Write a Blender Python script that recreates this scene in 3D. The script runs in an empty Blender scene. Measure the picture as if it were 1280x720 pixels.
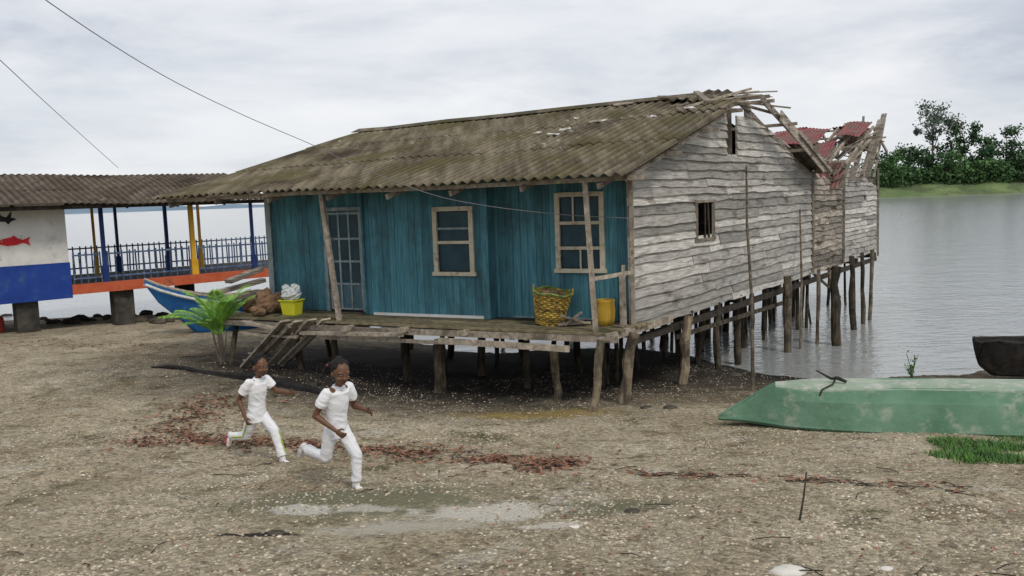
import bpy, math, random
from mathutils import Vector, Matrix, noise
random.seed(7)
V=Vector
sc=bpy.context.scene
COL=sc.collection
def R(a,b): return random.uniform(a,b)
# ------------------------------------------------------------------ camera
CAMZ=3.83; FP=1066.67; PT=math.radians(6.05); TH=math.radians(2.0)
F_=V((0,math.cos(PT),-math.sin(PT))); U0=V((0,math.sin(PT),math.cos(PT))); R0=V((1,0,0))
cr=R0*math.cos(TH)-U0*math.sin(TH); cu=R0*math.sin(TH)+U0*math.cos(TH)
cd=bpy.data.cameras.new('camera'); cam=bpy.data.objects.new('camera',cd); COL.objects.link(cam)
m=Matrix((( cr.x,cu.x,-F_.x,0),(cr.y,cu.y,-F_.y,0),(cr.z,cu.z,-F_.z,CAMZ),(0,0,0,1)))
cam.matrix_world=m; cd.sensor_width=36; cd.lens=30; cd.clip_end=12000; cd.clip_start=.05
sc.camera=cam
def ray(u,v):
    x=u-640; y=v-360
    d=cr*x-cu*y+F_*FP
    return d/d.y
def at(u,v,Y): return V((0,0,CAMZ))+ray(u,v)*Y
# ------------------------------------------------------------------ ground height
def lp(p,y):
    if y<=p[0][0]: return p[0][1]
    for i in range(len(p)-1):
        if y<=p[i+1][0]:
            f=(y-p[i][0])/(p[i+1][0]-p[i][0]); return p[i][1]*(1-f)+p[i+1][1]*f
    return p[-1][1]
LP=[(-8,2.75),(0,2.13),(8,1.15),(11,.98),(16,.84),(30,.12),(36,-.5),(60,-3),(9000,-6)]
CP=[(-8,2.9),(0,2.13),(13.5,.46),(17,.26),(20.5,.05),(24,-.35),(30,-1.3),(60,-4),(9000,-6)]
RP=[(-8,2.9),(0,2.13),(16.8,0.0),(30,-1.7),(60,-4),(9000,-6)]
def ss(t): t=max(0,min(1,t)); return t*t*(3-2*t)
def gz0(x,y):
    w=ss((x+7)/7.0); w2=ss((x-3.0)/3.4)
    return lp(LP,y)*(1-w)+w*(lp(CP,y)*(1-w2)+lp(RP,y)*w2)
def gz(x,y):
    n=noise.noise
    a=.06*n(V((x*.35,y*.35,3)))+.035*n(V((x*1.1,y*1.1,7)))+.016*n(V((x*3.5,y*3.5,1)))+.009*n(V((x*9,y*9,2)))
    if y<12: a+=.085*math.exp(-((x+1.35)/.75)**2-((y-7.25)/.34)**2)*(1+.5*n(V((x*4,y*4,0))))
    k=1 if y<40 else 0
    return gz0(x,y)+a*k
def gpt(u,v,water=False):
    r=ray(u,v); Y=2.0
    while Y<80:
        p=V((0,0,CAMZ))+r*Y
        g=gz(p.x,p.y)
        if water: g=max(g,0)
        if p.z<=g: return V((p.x,p.y,g))
        Y+=.02
    return V((p.x,p.y,0))
# ------------------------------------------------------------------ mesh builder
class MB:
    def __init__(s): s.v=[]; s.f=[]; s.t=[]
    def add(s,vs,fs,tint=.5):
        o=len(s.v); s.v+= [V(p) for p in vs]; s.f+=[tuple(i+o for i in f) for f in fs]
        s.t+= tint if isinstance(tint,list) else [tint]*len(vs)
    def hexa(s,b,t,tint=.5):
        s.add(list(b)+list(t),[(3,2,1,0),(4,5,6,7),(0,1,5,4),(1,2,6,5),(2,3,7,6),(3,0,4,7)],tint)
    def beam(s,p0,p1,w,h,tint=.5,up=V((0,0,1)),w1=None,h1=None):
        p0=V(p0);p1=V(p1); d=(p1-p0).normalized()
        if abs(d.dot(up))>.95: up=V((0.3,1,0)).normalized()
        x=d.cross(up).normalized(); y=x.cross(d).normalized()
        w1=w if w1 is None else w1; h1=h if h1 is None else h1
        A=[p0+x*a*w/2+y*b*h/2 for a,b in((-1,-1),(1,-1),(1,1),(-1,1))]
        B=[p1+x*a*w1/2+y*b*h1/2 for a,b in((-1,-1),(1,-1),(1,1),(-1,1))]
        s.hexa(A,B,tint)
    def box(s,c,size,tint=.5,ax=None):
        c=V(c); X,Y,Z=ax or (V((1,0,0)),V((0,1,0)),V((0,0,1)))
        q=[X*a*size[0]/2+Y*b*size[1]/2 for a,b in((-1,-1),(1,-1),(1,1),(-1,1))]
        s.hexa([c+k-Z*size[2]/2 for k in q],[c+k+Z*size[2]/2 for k in q],tint)
    def rings(s,rs,tint=.5,cap=True):
        n=len(rs[0]); vs=[p for r in rs for p in r]; fs=[]
        for i in range(len(rs)-1):
            for j in range(n):
                k=(j+1)%n; fs.append((i*n+j,i*n+k,(i+1)*n+k,(i+1)*n+j))
        if cap: fs.append(tuple(range(n-1,-1,-1))); fs.append(tuple((len(rs)-1)*n+j for j in range(n)))
        s.add(vs,fs,tint)
    def tube(s,pts,rad,n=8,tint=.5,jit=0):
        pts=[V(p) for p in pts]
        if not isinstance(rad,(list,tuple)): rad=[rad]*len(pts)
        rs=[]; x=None
        for i,p in enumerate(pts):
            d=(pts[min(i+1,len(pts)-1)]-pts[max(i-1,0)]).normalized()
            if x is None:
                up=V((0,0,1)) if abs(d.z)<.9 else V((0,1,0)); x=d.cross(up).normalized()
            else:
                x=(x-d*x.dot(d)).normalized()
            y=d.cross(x)
            rs.append([p+(x*math.cos(6.2832*j/n)+y*math.sin(6.2832*j/n))*rad[i]*(1+R(-jit,jit)) for j in range(n)])
        s.rings(rs,tint)
    def ell(s,c,r,ax=None,n=14,m=9,tint=.5,jit=0):
        c=V(c); X,Y,Z=ax or (V((1,0,0)),V((0,1,0)),V((0,0,1)))
        rs=[]
        for i in range(m+1):
            ph=-math.pi/2+math.pi*(i+.02 if i==0 else (i-.02 if i==m else i))/m
            rs.append([c+(X*math.cos(6.2832*j/n)*r[0]*math.cos(ph)+Y*math.sin(6.2832*j/n)*r[1]*math.cos(ph)+Z*math.sin(ph)*r[2])*(1+R(-jit,jit)) for j in range(n)])
        s.rings(rs,tint)
    def cap(s,p0,p1,r0,r1,n=12):
        s.ell(p0,(r0,)*3,n=n,m=8); s.ell(p1,(r1,)*3,n=n,m=8); s.tube([p0,p1],[r0,r1],n=n)
def topof(o):
    while o.parent: o=o.parent
    return o
def build(mb,name,mat,parent=None,loc=None,smooth=False,solid=0,sub=0,bevel=0):
    off=topof(parent).location.copy() if parent else (V(loc) if loc is not None else V((0,0,0)))
    me=bpy.data.meshes.new(name)
    me.from_pydata([tuple(p-off) for p in mb.v],[],mb.f)
    a=me.attributes.new('tint','FLOAT','POINT'); a.data.foreach_set('value',mb.t)
    me.materials.append(mat)
    if smooth: me.polygons.foreach_set('use_smooth',[True]*len(me.polygons))
    me.update()
    o=bpy.data.objects.new(name,me); COL.objects.link(o)
    if parent: o.parent=parent
    else: o.location=off
    if solid:
        md=o.modifiers.new('s','SOLIDIFY'); md.thickness=solid; md.offset=0
    if bevel:
        md=o.modifiers.new('b','BEVEL'); md.width=bevel; md.segments=2; md.limit_method='ANGLE'
    if sub:
        md=o.modifiers.new('u','SUBSURF'); md.levels=sub; md.render_levels=sub
    return o
def tag(o,label=None,cat=None,group=None,kind=None):
    if label: o['label']=label
    if cat: o['category']=cat
    if group: o['group']=group
    if kind: o['kind']=kind
    return o
def empty(name,loc,label,cat,group=None):
    o=bpy.data.objects.new(name,None); COL.objects.link(o); o.location=V(loc); o.empty_display_size=.2
    return tag(o,label,cat,group)
# ------------------------------------------------------------------ materials
def newmat(name):
    m=bpy.data.materials.new(name); m.use_nodes=True; nt=m.node_tree
    return m,nt,nt.nodes,nt.links,nt.nodes['Principled BSDF']
def c4(c): return (c[0],c[1],c[2],1)
def mixn(N,L,fac,a,b,mode='MIX'):
    n=N.new('ShaderNodeMixRGB'); n.blend_type=mode
    for i,x in((0,fac),(1,a),(2,b)):
        if isinstance(x,(int,float)): n.inputs[i].default_value=x
        elif isinstance(x,tuple): n.inputs[i].default_value=c4(x)
        else: L.new(x,n.inputs[i])
    return n.outputs[0]
def noisen(N,L,vec,scale,detail=5,rough=.6,dist=0):
    n=N.new('ShaderNodeTexNoise'); n.inputs['Scale'].default_value=scale; n.inputs['Detail'].default_value=detail
    n.inputs['Roughness'].default_value=rough; n.inputs['Distortion'].default_value=dist
    L.new(vec,n.inputs['Vector']); return n.outputs['Fac']
def rampn(N,L,fac,lo,hi):
    n=N.new('ShaderNodeMapRange'); n.inputs[1].default_value=lo; n.inputs[2].default_value=hi; n.clamp=True
    L.new(fac,n.inputs[0]); return n.outputs[0]
def mapn(N,L,st):
    t=N.new('ShaderNodeTexCoord'); mp=N.new('ShaderNodeMapping'); mp.inputs['Scale'].default_value=st
    L.new(t.outputs['Object'],mp.inputs['Vector']); return mp.outputs[0]
def bumpn(N,L,b,h,strength,dist=.02):
    n=N.new('ShaderNodeBump'); n.inputs['Strength'].default_value=strength; n.inputs['Distance'].default_value=dist
    L.new(h,n.inputs['Height']); L.new(n.outputs[0],b.inputs['Normal'])
def pm(name,c1,c2,scale=4,st=(1,1,1),c3=None,s3=2,lo=.5,hi=.62,rough=.85,bump=.4,bsc=30,tint=.35,metal=0,spec=.3,st3=(1,1,1),bd=.02):
    m,nt,N,L,b=newmat(name)
    v=mapn(N,L,st)
    f=rampn(N,L,noisen(N,L,v,scale),.35,.65)
    col=mixn(N,L,f,c1,c2)
    if c3: col=mixn(N,L,rampn(N,L,noisen(N,L,mapn(N,L,st3),s3,7,.7),lo,hi),col,c3)
    at_=N.new('ShaderNodeAttribute'); at_.attribute_name='tint'
    mr=N.new('ShaderNodeMapRange'); mr.inputs[3].default_value=1-tint; mr.inputs[4].default_value=1+tint
    L.new(at_.outputs['Fac'],mr.inputs[0])
    vm=N.new('ShaderNodeVectorMath'); vm.operation='SCALE'; L.new(col,vm.inputs[0]); L.new(mr.outputs[0],vm.inputs['Scale'])
    L.new(vm.outputs[0],b.inputs['Base Color'])
    b.inputs['Roughness'].default_value=rough; b.inputs['Metallic'].default_value=metal
    b.inputs['Specular IOR Level'].default_value=spec
    if bump: bumpn(N,L,b,noisen(N,L,v,bsc,6),bump,bd)
    return m
M={}
M['sidewood']=pm('weathered_board',(.28,.265,.24),(.56,.54,.50),3,(1,1,14),(.11,.09,.07),1.3,.55,.71,.9,.6,22,.38,st3=(1,1,3.5))
M['sidewood2']=pm('brown_board',(.16,.135,.105),(.42,.375,.32),3,(1,1,14),(.07,.05,.036),1.5,.5,.66,.9,.5,22,.45,st3=(1,1,3.5))
M['blue']=pm('blue_plank',(.038,.135,.18),(.078,.225,.275),3,(9,9,.7),(.035,.075,.09),1.1,.47,.70,.75,.3,10,.26,st3=(1,1,.8))
M['cream']=pm('cream_paint',(.44,.40,.30),(.56,.51,.40),5,(1,1,1),(.2,.16,.1),4,.55,.7,.7,.3,30,.15)
M['white']=pm('white_paint',(.58,.58,.56),(.70,.70,.67),3,(1,1,1),(.33,.31,.27),2,.57,.72,.6,.2,30,.1)
M['pane']=pm('window_glass',(.010,.035,.05),(.02,.06,.08),3,rough=.35,bump=0,tint=.1,spec=.25)
M['door']=pm('door_paint',(.06,.13,.16),(.11,.19,.225),4,(6,6,1),(.25,.28,.27),3,.6,.7,.7,.3,20,.2)
M['doorbar']=pm('door_bar_paint',(.19,.25,.27),(.33,.38,.39),4,(3,3,1),(.11,.14,.15),3,.53,.68,.7,.3,20,.2)
M['wood']=pm('grey_wood',(.17,.14,.11),(.40,.35,.28),4,(3,3,3),(.07,.055,.04),3,.52,.68,.9,.5,18,.45)
M['ramp']=pm('pale_ramp_wood',(.24,.205,.155),(.46,.41,.33),4,(3,3,3),(.10,.08,.06),3,.54,.7,.9,.5,18,.35)
M['dkwood']=pm('dark_wood',(.03,.025,.02),(.085,.068,.05),4,(2,2,2),(.015,.013,.012),3,.5,.7,.85,.5,18,.4)
M['canoe']=pm('black_wood',(.010,.009,.009),(.03,.026,.024),4,(2,2,2),(.07,.06,.05),3,.62,.7,.85,.5,18,.4)
M['post']=pm('stilt_wood',(.055,.043,.03),(.24,.195,.135),3,(4,4,1),(.035,.03,.022),2,.46,.64,.9,.7,14,.6,bd=.03)
M['deck']=pm('deck_board',(.12,.10,.055),(.28,.235,.15),3,(3,3,3),(.06,.07,.03),1.5,.5,.65,.85,.4,20,.4)
M['red']=pm('red_rust_sheet',(.15,.035,.04),(.27,.09,.09),3,(1,1,1),(.14,.09,.07),2,.44,.6,.8,.3,20,.4)
M['orange']=pm('orange_beam_paint',(.46,.085,.035),(.58,.14,.06),3,(1,1,1),(.2,.06,.03),3,.55,.7,.6,.2,30,.1)
M['navy']=pm('navy_paint',(.012,.03,.13),(.02,.05,.2),3,rough=.5,bump=.1,tint=.15)
M['railblue']=pm('faded_blue_paint',(.04,.07,.15),(.10,.15,.24),5,(1,1,1),(.3,.33,.36),9,.58,.66,.6,.2,20,.3)
M['wallblue']=pm('wall_blue_paint',(.01,.04,.24),(.015,.06,.31),2,(1,1,1),(.05,.1,.2),2,.55,.7,.6,.2,30,.1)
M['yellow']=pm('yellow_paint',(.62,.33,.02),(.72,.42,.04),3,rough=.5,bump=.1,tint=.1)
M['tub']=pm('yellow_plastic',(.42,.26,.025),(.52,.34,.05),3,(1,1,1),(.2,.13,.03),5,.54,.68,.5,.1,20,.1)
M['fish']=pm('red_fish_paint',(.5,.02,.03),(.62,.05,.05),3,bump=0,tint=.05)
M['black']=pm('black_paint',(.008,.008,.01),(.02,.02,.022),3,bump=.1,tint=.1,rough=.6)
M['conc']=pm('concrete',(.035,.032,.028),(.09,.083,.07),3,(1,1,1),(.03,.03,.026),2,.5,.65,.95,.5,20,.2)
M['greenboat']=pm('green_hull_paint',(.075,.165,.10),(.135,.245,.165),1.5,(1,1,1),(.30,.34,.26),3.6,.52,.70,.85,.6,10,.1,bd=.03)
M['greentop']=pm('pale_green_paint',(.22,.30,.22),(.33,.39,.31),2.5,(1,1,1),(.45,.45,.40),6,.50,.64,.85,.4,14,.1)
M['boatblue']=pm('boat_blue_paint',(.015,.10,.32),(.02,.16,.42),2,(1,1,1),(.2,.25,.3),4,.62,.75,.5,.2,14,.1)
M['palm']=pm('palm_leaf',(.12,.29,.035),(.27,.46,.08),3,rough=.45,bump=0,tint=.45)
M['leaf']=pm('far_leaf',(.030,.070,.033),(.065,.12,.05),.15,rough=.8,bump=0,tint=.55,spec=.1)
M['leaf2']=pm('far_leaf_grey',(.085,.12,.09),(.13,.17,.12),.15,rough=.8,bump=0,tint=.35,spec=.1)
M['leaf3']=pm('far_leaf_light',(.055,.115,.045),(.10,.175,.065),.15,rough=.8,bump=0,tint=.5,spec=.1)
M['trunk']=pm('bark',(.10,.08,.06),(.2,.17,.14),1,bump=.2)
M['grass']=pm('grass_blade',(.035,.11,.018),(.10,.22,.04),3,rough=.6,bump=0,tint=.5)
M['bank']=pm('bank_grass',(.10,.15,.055),(.175,.225,.09),.09,(1,1,1),(.08,.105,.05),.16,.46,.6,.95,.3,2,0)
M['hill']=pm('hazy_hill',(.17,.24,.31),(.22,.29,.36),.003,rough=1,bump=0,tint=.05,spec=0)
M['litter']=pm('leaf_litter',(.12,.052,.033),(.27,.145,.09),6,rough=.85,bump=0,tint=.65)
M['pebble']=pm('pebble_stone',(.24,.205,.15),(.50,.44,.34),2,rough=.9,bump=0,tint=.55)
M['shell']=pm('white_shell',(.55,.52,.46),(.7,.68,.63),2,rough=.8,bump=0,tint=.2)
M['rock']=pm('dark_stone',(.03,.028,.022),(.09,.08,.06),5,bump=.6,bsc=12,bd=.03)
M['skin']=pm('brown_skin',(.115,.052,.028),(.15,.07,.038),6,rough=.5,bump=.08,bsc=80,tint=.05,spec=.4)
M['hair']=pm('black_hair',(.006,.005,.005),(.014,.012,.011),30,rough=.7,bump=.8,bsc=90,tint=.05,bd=.01)
M['cloth']=pm('white_cloth',(.76,.77,.80),(.82,.82,.84),4,rough=.9,bump=.35,bsc=7,tint=.05,bd=.03,spec=.1)
M['trouser']=pm('offwhite_cloth',(.71,.72,.75),(.78,.78,.79),4,rough=.9,bump=.35,bsc=7,tint=.05,bd=.03,spec=.1)
M['shoe']=pm('white_shoe',(.64,.62,.62),(.74,.72,.72),8,rough=.6,bump=.1,tint=.05)
M['pink']=pm('red_trim',(.5,.04,.08),(.6,.07,.1),8,rough=.6,bump=0,tint=.05)
M['stripe']=pm('green_stripe',(.30,.42,.06),(.36,.48,.1),8,rough=.8,bump=0,tint=.05)
M['eye']=pm('eye_white',(.42,.38,.34),(.5,.46,.42),8,rough=.3,bump=0,tint=0)
M['lip']=pm('lip_skin',(.09,.028,.022),(.11,.035,.026),8,rough=.5,bump=0,tint=0)
M['basket']=pm('yellow_weave',(.36,.24,.045),(.55,.39,.09),7,(1,1,1),(.12,.08,.03),14,.46,.6,.7,.8,40,.5)
M['greenbag']=pm('green_plastic',(.05,.14,.04),(.16,.24,.07),8,(1,1,1),(.35,.3,.08),9,.5,.6,.6,.5,12,.2)
M['ybucket']=pm('yellow_green_plastic',(.50,.50,.02),(.58,.57,.04),4,rough=.4,bump=.05,tint=.05)
M['bag']=pm('pale_bag',(.45,.5,.5),(.65,.65,.63),6,(1,1,1),(.10,.2,.3),8,.54,.64,.6,.8,14,.1)
M['sack']=pm('brown_sack',(.15,.085,.05),(.30,.20,.12),5,(1,1,1),(.06,.04,.03),5,.48,.62,.9,.8,18,.35,bd=.05)
M['wire']=pm('cable_rubber',(.14,.14,.145),(.18,.18,.185),5,bump=0,tint=0,rough=.6)
M['rope']=pm('dark_rope',(.02,.018,.015),(.04,.035,.03),30,bump=.3,tint=.1)
M['plastic_red']=pm('red_plastic',(.4,.05,.04),(.5,.08,.06),3,rough=.5,bump=0,tint=.1)
def roofmat(name,base,light,moss):
    m,nt,N,L,b=newmat(name)
    v=mapn(N,L,(1,1,1))
    t=N.new('ShaderNodeTexCoord'); mp=N.new('ShaderNodeMapping'); mp.inputs['Rotation'].default_value=(0,0,math.radians(35)); mp.inputs['Scale'].default_value=(5,.5,1)
    L.new(t.outputs['Object'],mp.inputs[0])
    col=mixn(N,L,rampn(N,L,noisen(N,L,mp.outputs[0],1.0,5,.6),.36,.66),base,light)
    col=mixn(N,L,rampn(N,L,noisen(N,L,v,.8,5,.6),.48,.64),col,moss)
    col=mixn(N,L,rampn(N,L,noisen(N,L,v,2.2,7,.7),.62,.72),col,(.32,.285,.22))
    col=mixn(N,L,rampn(N,L,noisen(N,L,v,.6,5,.6),.54,.68),col,(.04,.03,.02))
    a=N.new('ShaderNodeAttribute'); a.attribute_name='tint'
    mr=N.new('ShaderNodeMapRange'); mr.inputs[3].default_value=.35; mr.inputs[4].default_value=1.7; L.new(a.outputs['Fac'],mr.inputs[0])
    vm=N.new('ShaderNodeVectorMath'); vm.operation='SCALE'; L.new(col,vm.inputs[0]); L.new(mr.outputs[0],vm.inputs['Scale'])
    L.new(vm.outputs[0],b.inputs['Base Color']); b.inputs['Roughness'].default_value=.85; b.inputs['Specular IOR Level'].default_value=.15
    bumpn(N,L,b,noisen(N,L,v,10,4),.2,.015)
    return m
M['roof']=roofmat('mossy_corrugated_sheet',(.068,.056,.037),(.165,.14,.098),(.078,.068,.032))
M['roof2']=roofmat('old_corrugated_sheet',(.06,.047,.036),(.13,.105,.078),(.07,.052,.035))
# ------------------------------------------------------------------ world
w=bpy.data.worlds.new('World'); sc.world=w; w.use_nodes=True; N=w.node_tree.nodes; L=w.node_tree.links
bg=N['Background']
sd=V((.40,-.66,.90)).normalized()
SUN_EL=math.asin(sd.z); SUN_AZ=math.atan2(sd.x,sd.y)
sky=N.new('ShaderNodeTexSky'); sky.sky_type='NISHITA'; sky.sun_disc=False; sky.sun_elevation=SUN_EL; sky.sun_rotation=SUN_AZ
tc=N.new('ShaderNodeTexCoord'); mp=N.new('ShaderNodeMapping'); mp.inputs['Scale'].default_value=(1.6,1.6,6.0); L.new(tc.outputs['Generated'],mp.inputs[0])
f=rampn(N,L,noisen(N,L,mp.outputs[0],1.5,7,.55,.4),.34,.62)
cl=mixn(N,L,f,(.52,.56,.64),(.80,.82,.855))
mp2=N.new('ShaderNodeMapping'); mp2.inputs['Scale'].default_value=(1,1,4); mp2.inputs['Location'].default_value=(3,1,.4); L.new(tc.outputs['Generated'],mp2.inputs[0])
f2=rampn(N,L,noisen(N,L,mp2.outputs[0],3.2,6,.6,.2),.42,.68)
cl=mixn(N,L,f2,cl,(.87,.875,.895))
sk=N.new('ShaderNodeVectorMath'); sk.operation='SCALE'; sk.inputs['Scale'].default_value=.1; L.new(sky.outputs[0],sk.inputs[0])
L.new(mixn(N,L,.08,cl,sk.outputs[0]),bg.inputs['Color']); bg.inputs['Strength'].default_value=1.06
ld=bpy.data.lights.new('sun','SUN'); ld.energy=1.5; ld.angle=math.radians(11); ld.color=(1,.94,.84)
lo=bpy.data.objects.new('sun',ld); COL.objects.link(lo)
lo.rotation_euler=sd.to_track_quat('Z','Y').to_euler()
sc.view_settings.view_transform='Standard'; sc.view_settings.look='None'; sc.view_settings.exposure=0
# ------------------------------------------------------------------ ground
def axis(lo_,hi_,st,ext0,ext1):
    a=[]; x=lo_
    while x<=hi_: a.append(x); x+=st
    g=st
    while a[-1]<ext1: g*=1.22; a.append(a[-1]+g)
    g=st; b=[]; x=lo_
    while x>ext0: g*=1.22; x-=g; b.append(x)
    return b[::-1]+a
xs=axis(-13,9,.07,-1500,1500); ys=axis(4.5,19,.07,-300,2500)
mb=MB(); nx=len(xs)
vs=[(x,y,gz(x,y)) for y in ys for x in xs]
fs=[(j*nx+i,j*nx+i+1,(j+1)*nx+i+1,(j+1)*nx+i) for j in range(len(ys)-1) for i in range(nx-1)]
mb.add(vs,fs)
m,nt,N,L,b=newmat('beach_gravel')
v=mapn(N,L,(1,1,1))
col=mixn(N,L,rampn(N,L,noisen(N,L,v,.55,8,.65),.36,.64),(.335,.275,.18),(.53,.455,.325))
col=mixn(N,L,rampn(N,L,noisen(N,L,v,2.7,8,.7),.5,.68),col,(.20,.15,.09))
col=mixn(N,L,rampn(N,L,noisen(N,L,v,1.3,6,.7),.56,.7),col,(.52,.475,.38))
col=mixn(N,L,rampn(N,L,noisen(N,L,v,.95,9,.75),.565,.65),col,(.165,.145,.075))
vo=N.new('ShaderNodeTexVoronoi'); vo.inputs['Scale'].default_value=32; L.new(v,vo.inputs['Vector'])
sx=N.new('ShaderNodeSeparateColor'); L.new(vo.outputs['Color'],sx.inputs[0])
pv=N.new('ShaderNodeMapRange'); pv.inputs[3].default_value=.55; pv.inputs[4].default_value=1.35; L.new(sx.outputs[0],pv.inputs[0])
vm=N.new('ShaderNodeVectorMath'); vm.operation='SCALE'; L.new(col,vm.inputs[0]); L.new(pv.outputs[0],vm.inputs['Scale']); col=vm.outputs[0]
geo=N.new('ShaderNodeNewGeometry')
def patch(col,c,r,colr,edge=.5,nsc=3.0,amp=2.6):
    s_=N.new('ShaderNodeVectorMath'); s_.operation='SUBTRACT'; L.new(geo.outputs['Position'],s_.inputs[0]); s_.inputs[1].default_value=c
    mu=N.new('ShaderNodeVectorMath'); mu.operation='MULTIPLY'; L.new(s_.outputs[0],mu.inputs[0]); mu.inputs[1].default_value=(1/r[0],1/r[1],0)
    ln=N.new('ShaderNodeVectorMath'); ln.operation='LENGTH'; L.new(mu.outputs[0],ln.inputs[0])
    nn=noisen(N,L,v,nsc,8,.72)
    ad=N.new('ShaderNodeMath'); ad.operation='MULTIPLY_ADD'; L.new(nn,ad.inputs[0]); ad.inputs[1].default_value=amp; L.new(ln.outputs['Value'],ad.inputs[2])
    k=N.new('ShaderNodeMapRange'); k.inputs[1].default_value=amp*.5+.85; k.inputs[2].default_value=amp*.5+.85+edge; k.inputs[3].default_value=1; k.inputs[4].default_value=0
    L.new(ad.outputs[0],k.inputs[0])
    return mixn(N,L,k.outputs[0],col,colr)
col=patch(col,tuple(gpt(440,622)),(.80,.34,1),(.20,.19,.12),1.2,nsc=4,amp=4.5)
col=patch(col,tuple(gpt(760,634)),(.4,.14,1),(.19,.18,.11),1.2,nsc=4,amp=4)
col=patch(col,tuple(gpt(500,660)),(.45,.14,1),(.50,.46,.37),.9,nsc=6,amp=4)
col=patch(col,tuple(gpt(618,642)),(.46,.26,1),(.64,.60,.51),.6,nsc=5,amp=4)
col=patch(col,tuple(gpt(692,656)),(.22,.10,1),(.64,.60,.51),.4,nsc=6,amp=3)
col=patch(col,tuple(gpt(375,637)),(.24,.11,1),(.56,.53,.46),.5,nsc=6,amp=3)
col=patch(col,tuple(gpt(455,636)),(.2,.07,1),(.50,.47,.40),.5,nsc=6,amp=3)
col=patch(col,tuple(gpt(672,518)),(.8,.35,1),(.42,.31,.11),1.2,nsc=5,amp=4)
col=patch(col,tuple(gpt(325,668)),(.30,.06,1),(.035,.03,.022),.2,nsc=6)
col=patch(col,(-1.0,17.4,0),(5.2,3.4,1),(.030,.025,.020),.9,nsc=1.6,amp=1.2)  # dark mud, with the shade under the house painted into the colour
col=patch(col,(4.2,18.3,0),(2.8,2.4,1),(.045,.038,.029),.9,nsc=1.6,amp=1.2)  # mud below the side wall, under-floor shade painted in as well
sz=N.new('ShaderNodeSeparateXYZ'); L.new(geo.outputs['Position'],sz.inputs[0])
wet=N.new('ShaderNodeMapRange'); wet.inputs[1].default_value=.0; wet.inputs[2].default_value=.28; wet.inputs[3].default_value=.30; wet.inputs[4].default_value=1
L.new(sz.outputs[2],wet.inputs[0])
vm=N.new('ShaderNodeVectorMath'); vm.operation='SCALE'; L.new(col,vm.inputs[0]); L.new(wet.outputs[0],vm.inputs['Scale'])
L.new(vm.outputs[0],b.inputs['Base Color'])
b.inputs['Roughness'].default_value=.9; b.inputs['Specular IOR Level'].default_value=.2
hh=N.new('ShaderNodeMath'); hh.operation='MULTIPLY_ADD'; L.new(vo.outputs['Distance'],hh.inputs[0]); hh.inputs[1].default_value=-.6; L.new(noisen(N,L,v,12,8,.75),hh.inputs[2])
bumpn(N,L,b,hh.outputs[0],1.0,.05)
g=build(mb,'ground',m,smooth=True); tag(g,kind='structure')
# ------------------------------------------------------------------ water
m,nt,N,L,b=newmat('river_water')
b.inputs['Base Color'].default_value=(.30,.315,.31,1); b.inputs['Roughness'].default_value=.12; b.inputs['IOR'].default_value=1.5
v=mapn(N,L,(1,1.9,1))
n1=noisen(N,L,v,1.7,4,.6,.3); n2=noisen(N,L,v,.35,3,.5)
ad=N.new('ShaderNodeMath'); ad.operation='ADD'; L.new(n1,ad.inputs[0]); L.new(n2,ad.inputs[1])
bumpn(N,L,b,ad.outputs[0],.34,.10)
mb=MB(); mb.add([(-5000,8,0),(5000,8,0),(5000,9000,0),(-5000,9000,0)],[(0,1,2,3)])
tag(build(mb,'water',m),kind='structure')
# ------------------------------------------------------------------ far land
mb=MB(); n=70
vs=[];fs=[]
for i in range(n+1):
    a=i/n; x=-3200+2600*a
    h=20*abs(noise.noise(V((a*4,2,0))))+16*math.sin(a*math.pi)+6*noise.noise(V((a*22,5,0)))+4
    vs+= [(x,3000,-1),(x,3150,max(h,1)),(x,3500,-1)]
for i in range(n):
    k=i*3; fs+=[(k,k+3,k+4,k+1),(k+1,k+4,k+5,k+2)]
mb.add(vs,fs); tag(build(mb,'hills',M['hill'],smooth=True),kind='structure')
def bankz(x,y):
    f=ss((y-246)/16); return -1+4.4*f+6*ss((y-262)/60)+1.0*noise.noise(V((x*.05,y*.05,0)))
mb=MB(); BX=[88+4*i for i in range(75)]; BY=[238,243,247,250,254,258,263,270,280,295,320,360]
vs=[(x,y+6*noise.noise(V((x*.03,0,9))),bankz(x,y)+.5*noise.noise(V((x*.3,y*.3,2)))) for y in BY for x in BX]; nx=len(BX)
mb.add(vs,[(j*nx+i,j*nx+i+1,(j+1)*nx+i+1,(j+1)*nx+i) for j in range(len(BY)-1) for i in range(nx-1)])
tag(build(mb,'river_bank',M['bank'],smooth=True),kind='structure')
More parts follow.
